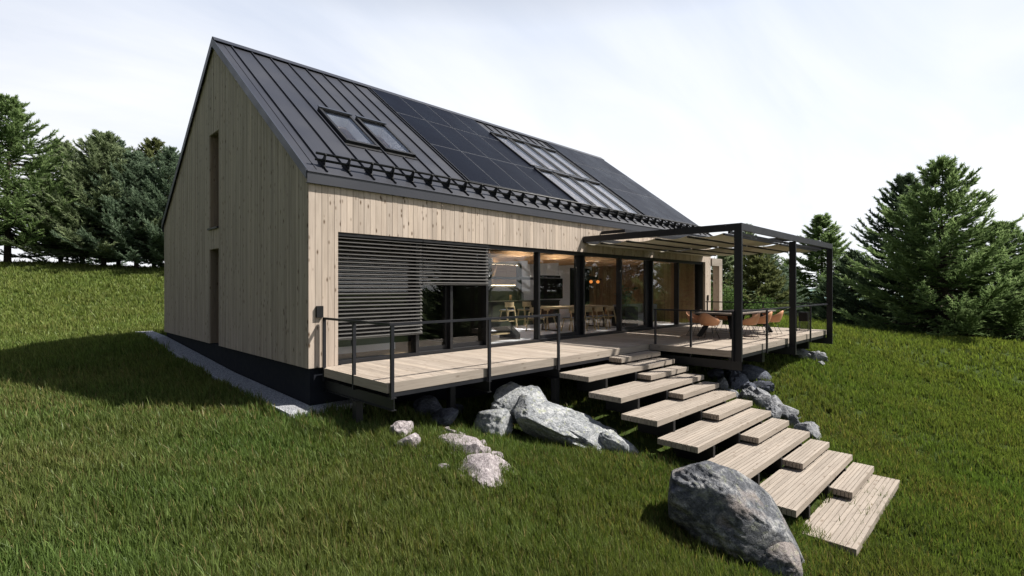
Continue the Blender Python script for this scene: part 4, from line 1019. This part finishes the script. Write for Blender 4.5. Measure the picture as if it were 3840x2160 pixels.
def conifer_mesh(seed, Ht=10., R=3.6, h0=1.0, nb=150, ntw=17, nsp=26):
    """tree with whorled up-curving limbs; returns (trunk mesh, needle mesh)"""
    g = np.random.default_rng(seed); tr = MB()
    bend = g.normal(0, .12, 2)
    tr.tube([(0,0,-.4),(0,0,.3),(bend[0]*.4,bend[1]*.4,Ht*.35),(bend[0],bend[1],Ht*.7),(bend[0]*.6,bend[1]*.6,Ht*.985)], [.022*Ht,.0175*Ht,.0125*Ht,.006*Ht,.0015*Ht], 8)
    T = []; rv = []
    for i in range(nb):
        u = (i+g.random()*.8)/nb; u = u**.88; hh = h0+(Ht*.985-h0)*u
        prof = (1-u)**.92*(.80+.20*math.sin(min(1, u*6)*math.pi/2))*.96+.05
        Lr = R*prof*g.uniform(.68, 1.14); phi = i*2.39996+g.normal(0, .25)
        up0 = -.20+.50*u+g.normal(0,.07); curve = .16+.16*g.random()
        ts = np.linspace(0, 1, 7); rad = Lr*ts; zz = hh+Lr*(up0*ts+curve*ts**2.2-.10*np.sin(ts*np.pi))
        ph = phi+.12*g.normal()*ts
        P = np.stack([rad*np.cos(ph), rad*np.sin(ph), zz], -1)
        P[:, 0] += bend[0]*min(1, hh/Ht/.7); P[:, 1] += bend[1]*min(1, hh/Ht/.7)
        tr.tube([tuple(p) for p in P[::2]], [.011*Lr+.008, .008*Lr+.004, .005*Lr+.002, .002], 4, cap=False)
        nt_ = max(5, int(ntw*(.35+.65*prof)))
        for k in range(nt_):
            t = .16+.84*((k+g.random())/nt_)**.8; j = min(5, int(t*6)); f = t*6-j
            p0 = P[j]*(1-f)+P[j+1]*f; d = P[j+1]-P[j]; d /= np.linalg.norm(d)
            side = np.cross(d, [0,0,1.]); side /= np.linalg.norm(side)+1e-9; sgn = 1 if k % 2 else -1
            ang = g.uniform(.55, 1.05)*(1-.65*t**2); l = (.16+.30*Lr*(1-.62*t))*g.uniform(.65,1.15); l = min(l, .95)
            dd = d*math.cos(ang)+side*sgn*math.sin(ang)+np.array([0,0,g.uniform(-.22,.26)]); dd /= np.linalg.norm(dd)
            m = max(10, int(nsp*1.25*(.35+l)))
            s = g.random(m); q = p0+dd*(l*s)[:, None]; q[:, 2] += .10*l*s**2
            # side sprays off the twig
            perp = g.normal(0, 1, (m, 3)); perp -= (perp@dd)[:, None]*dd; perp /= np.linalg.norm(perp, axis=1)[:, None]+1e-9; perp[:, 2] = perp[:, 2]*.55+.14
            nd = dd*g.uniform(.55,1.1,(m,1))+perp*g.uniform(.25,.95,(m,1)); nd /= np.linalg.norm(nd, axis=1)[:, None]
            ln = g.uniform(.13,.28,(m,1)); wv = np.cross(nd, g.normal(0,1,(m,3))); wv /= np.linalg.norm(wv, axis=1)[:, None]+1e-9; wv *= g.uniform(.020,.042,(m,1))
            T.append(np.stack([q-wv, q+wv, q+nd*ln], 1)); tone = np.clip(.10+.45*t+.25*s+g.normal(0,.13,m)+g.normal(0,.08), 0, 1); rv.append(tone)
    T = np.concatenate(T); rv = np.concatenate(rv).astype(np.float32); n = len(T)
    me = bpy.data.meshes.new('needles'); me.vertices.add(3*n); me.vertices.foreach_set('co', T.reshape(-1).astype(np.float32))
    me.loops.add(3*n); me.loops.foreach_set('vertex_index', np.arange(3*n, dtype=np.int32)); me.polygons.add(n)
    me.polygons.foreach_set('loop_start', np.arange(0, 3*n, 3, dtype=np.int32)); me.polygons.foreach_set('loop_total', np.full(n, 3, np.int32)); me.update(calc_edges=True)
    a = me.attributes.new('rnd', 'FLOAT', 'FACE'); a.data.foreach_set('value', rv)
    me.materials.append(NM['green']); print('needles', n)
    t = bpy.data.meshes.new('trunk'); t.from_pydata(tr.v, [], tr.f); t.polygons.foreach_set('use_smooth', [True]*len(tr.f)); t.materials.append(M['bark']); t.update()
    return t, me
PROT = [conifer_mesh(1, 11, 5.6, 1.45, 185, 26), conifer_mesh(2, 10, 5.1, 1.25, 172, 26), conifer_mesh(3, 10, 5.2, .5, 175, 26), conifer_mesh(4, 9, 3.7, .4, 150, 22), conifer_mesh(5, 4, 2.2, .3, 95, 16, 24)]
PH = [11, 10, 10, 9, 4]
def tree(x, y, proto, Hh, wid, mat, label, group, rz):
    t = empty('conifer', (x, y, zg(x, y)-.05), label, 'tree', group, rz)
    k = Hh/PH[proto]; t.scale = (k*wid, k*wid, k)
    tm, nmsh = PROT[proto]
    a = link(bpy.data.objects.new('trunk', tm)); a.parent = t
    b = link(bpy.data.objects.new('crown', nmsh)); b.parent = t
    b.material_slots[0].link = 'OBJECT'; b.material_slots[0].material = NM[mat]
GLt = 'conifers along the ridge left of the house'; GRt = 'conifers beyond the terrace right of the house'
LTREES = [(-3.8,37.7,0,11.2,1.0,'green','tall bright green conifer at the left edge of the photo'),
 (-.6,45.9,1,10.4,.95,'grey','grey green conifer rising behind, next right of the tall bright green one'),
 (.9,47.2,3,9.6,1.1,'blue','low bluish conifer in the back row left of the broad double topped crown'),
 (1.0,35.8,1,9.6,1.05,'grey','broad pale olive green conifer in the front row, third trunk from the left edge'),
 (2.4,40.0,0,10.0,.85,'blue','conifer forming the right hand top of the double topped crown'),
 (2.6,34.0,1,8.3,1.05,'blue','lower bluish green conifer in the front row before the yellowish one'),
 (4.9,41.0,1,10.9,.9,'olive','slim yellowish green conifer with a pointed top near the gable'),
 (4.4,32.6,0,8.9,.85,'blue','bluish conifer partly hidden by the gable wall'),
 (6.8,37.5,3,8.5,1.3,'deep','dark conifer just left of the gable behind the bluish one'),
 (-8.2,36.0,1,10.0,1.0,'green','green conifer standing outside the left edge beside the tall bright one')]
for i, (x, y, p, h, w, m, lab) in enumerate(LTREES): tree(x, y, p, h, w, m, lab, GLt, i*1.9)
RTREES = [(38.4,-4.6,2,11.2,.92,'deep','big dark conifer, left one of the large pair on the right'),
 (33.6,-7.1,2,10.3,1.02,'green','big spreading conifer, right one of the large pair on the right'),
 (46.8,2.3,3,9.9,1.25,'green','bluish green pointed conifer behind the far corner of the pergola'),
 (47.5,8.9,3,8.6,.8,'grey','slender conifer top showing above the pergola beam'),
 (27.6,.9,4,3.9,1.05,'olive','small olive bushy conifer between the first two pergola posts'),
 (31.7,4.8,4,4.1,1.1,'grey','small grey green conifer behind the timber portal frame'),
 (61.0,9.2,3,6.6,1.3,'grey','distant grey green conifer seen between the pergola posts'),
 (59.4,-10.4,2,9.3,1.0,'blue','distant bluish conifer at the right edge of the photo'),
 (41.0,-1.0,3,6.2,1.5,'deep','low dark conifer filling the gap left of the large pair'),
 (37.6,-9.6,2,7.6,1.25,'green','lower green conifer at the right edge before the distant bluish one'),
 (37.0,3.4,3,5.2,1.3,'blue','low bluish conifer behind the middle pergola post'),
 (50.0,-4.5,3,7.5,1.5,'deep','dark conifer filling behind the large pair')]
for i, (x, y, p, h, w, m, lab) in enumerate(RTREES): tree(x, y, p, h, w, m, lab, GRt, 1+i*2.3)
for i, (x, y, p, h, lab) in enumerate([(24,-24,2,10,'conifer mirrored in the left window panes'), (32.5,-19,1,11.5,'conifer mirrored in the middle window panes'), (41,-19,2,12,'conifer mirrored in the far window panes')]):
    tree(x, y, p, h, 1., 'deep', lab, 'conifers mirrored in the glazing', i*1.3)
# leafy shrub by the portal frame
def shrub(x, y, h, r, label, seed):
    t = empty('shrub', (x, y, zg(x, y)), label, 'shrub'); g = random.Random(seed); b = MB(); st_ = MB(); z0 = zg(x, y)
    for k in range(46):
        a = g.uniform(0, 6.28); rd = r*math.sqrt(g.random()); hh = h*g.uniform(.45,1.)*(1-.3*rd/r); p = Vector((x+rd*math.cos(a), y+rd*math.sin(a), z0+hh))
        st_.tube([(x+.2*rd*math.cos(a), y+.2*rd*math.sin(a), z0), p], [.012,.004], 4, cap=False)
        for q in range(60):
            s = g.random(); c = Vector((x,y,z0)).lerp(p, .25+.8*s)+Vector((g.gauss(0,.11),g.gauss(0,.11),g.gauss(0,.10))); d = Vector((g.gauss(0,1),g.gauss(0,1),g.gauss(0,.7))).normalized()*g.uniform(.04,.075); w = d.cross(Vector((g.gauss(0,1),g.gauss(0,1),g.gauss(0,1)))).normalized()*.024
            b.add([c-d, c+w, c+d, c-w], [(0,1,2,3)], g.random())
    b.build('foliage', needle_mat('shrub_leaf', (.04,.075,.02), (.085,.15,.04), (.17,.25,.09)), t); st_.build('stems', M['bark'], t)
shrub(20.9, .35, 2.9, .85, 'light green leafy shrub seen through the timber portal frame', 3)
shrub(21.8, -1.1, 1.5, .8, 'low light green shrub right of the timber portal frame', 4)

# ------------------------------------------------------------------ sky, sun, camera
w = bpy.data.worlds.new('World'); S.world = w; w.use_nodes = True; nt = w.node_tree; nt.nodes.clear()
out = nt.nodes.new('ShaderNodeOutputWorld'); bg = nt.nodes.new('ShaderNodeBackground'); nt.links.new(bg.outputs[0], out.inputs[0])
sky = nt.nodes.new('ShaderNodeTexSky'); sky.sky_type = 'NISHITA'; sky.sun_disc = False
tosun = Vector((.606, -.49, 1.0)).normalized()
EL = math.asin(tosun.z); AZ = math.atan2(tosun.x, tosun.y)
sky.sun_elevation = EL; sky.sun_rotation = AZ; sky.air_density = 1.0; sky.dust_density = 2.0; sky.ozone_density = 1.5
tc = nt.nodes.new('ShaderNodeTexCoord'); sp = nt.nodes.new('ShaderNodeSeparateXYZ'); nt.links.new(tc.outputs['Generated'], sp.inputs[0])
zc = math_(nt, 'MAXIMUM', sp.outputs[2], .0)
# thin high cloud: noise on a plane high above
dn = math_(nt, 'ADD', zc, .22); px_ = math_(nt, 'DIVIDE', sp.outputs[0], dn); py_ = math_(nt, 'DIVIDE', sp.outputs[1], dn)
cb_ = nt.nodes.new('ShaderNodeCombineXYZ'); nt.links.new(px_, cb_.inputs[0]); nt.links.new(math_(nt, 'MULTIPLY', py_, 1.0), cb_.inputs[1])
mp = nt.nodes.new('ShaderNodeMapping'); mp.inputs['Rotation'].default_value = (0,0,R_(28)); mp.inputs['Scale'].default_value = (.55,1.7,1); nt.links.new(cb_.outputs[0], mp.inputs[0])
cn = noise_(nt, mp.outputs[0], 1.5, 7, .55, .5)
thin = ramp(nt, [(.0, 1.0), (.40, .97), (.62, .75), (1.0, .60)], zc)           # cloud veil is deepest near the horizon
cf = math_(nt, 'ADD', thin.outputs[0], math_(nt, 'MULTIPLY', math_(nt, 'SUBTRACT', cn, .5), .55)); cf = math_(nt, 'MINIMUM', math_(nt, 'MAXIMUM', cf, 0.), 1.)
CLB = 1.0
cc_ = ramp(nt, [(.0, (1.0,1.0,1.0)), (.25, (.90,.92,.97)), (.45, (.78,.82,.90)), (.62, (.24,.27,.33)), (1.0, (.10,.115,.16))], zc)
vm = nt.nodes.new('ShaderNodeVectorMath'); vm.operation = 'SCALE'; nt.links.new(cc_.outputs[0], vm.inputs[0]); vm.inputs['Scale'].default_value = 5.85
# brighter towards the sun's side
ds = nt.nodes.new('ShaderNodeVectorMath'); ds.operation = 'DOT_PRODUCT'; nt.links.new(tc.outputs['Generated'], ds.inputs[0]); hs = Vector((1, .12, 0)).normalized(); ds.inputs[1].default_value = hs
cn2 = noise_(nt, mp.outputs[0], .9, 6, .55, .8); tint = ramp(nt, [(.36, (.88,.91,.965)), (.60, (1.04,1.04,1.04))], cn2)
gain = ramp(nt, [(.0, .20), (.22, .34), (.48, .92), (.62, .98), (1., 1.05)], math_(nt, 'ADD', math_(nt, 'MULTIPLY', ds.outputs['Value'], .5), .5)).outputs[0]
vm2 = nt.nodes.new('ShaderNodeVectorMath'); vm2.operation = 'SCALE'; nt.links.new(vm.outputs[0], vm2.inputs[0]); nt.links.new(gain, vm2.inputs['Scale'])
fin = mixc(nt, cf, sky.outputs[0], mixc(nt, 1.0, vm2.outputs[0], tint.outputs[0], 'MULTIPLY')); nt.links.new(fin, bg.inputs[0]); bg.inputs[1].default_value = .10

sl = bpy.data.lights.new('Sun', 'SUN'); sl.energy = 4.6; sl.angle = R_(1.4); sl.color = (1.0, .955, .88)
so = link(bpy.data.objects.new('Sun', sl)); so.location = (20, -20, 30); so.rotation_euler = (-tosun).to_track_quat('-Z', 'Y').to_euler()

cam = bpy.data.cameras.new('Camera'); cam.lens = 18.0; cam.sensor_width = 36.0; cam.sensor_fit = 'HORIZONTAL'; cam.clip_start = .05; cam.clip_end = 3000
co = link(bpy.data.objects.new('Camera', cam)); co.location = (-4.36, -10.0, 1.6); co.rotation_euler = (R_(90), 0, YAW-R_(90)); S.camera = co
S.view_settings.view_transform = 'Standard'; S.view_settings.look = 'None'; S.view_settings.exposure = .92; S.view_settings.gamma = 1.0
S.render.engine = 'CYCLES'; S.cycles.use_denoising = True; S.cycles.max_bounces = 8; S.cycles.transparent_max_bounces = 16; S.cycles.caustics_reflective = False; S.cycles.caustics_refractive = False
S.cycles.sample_clamp_indirect = 6.0
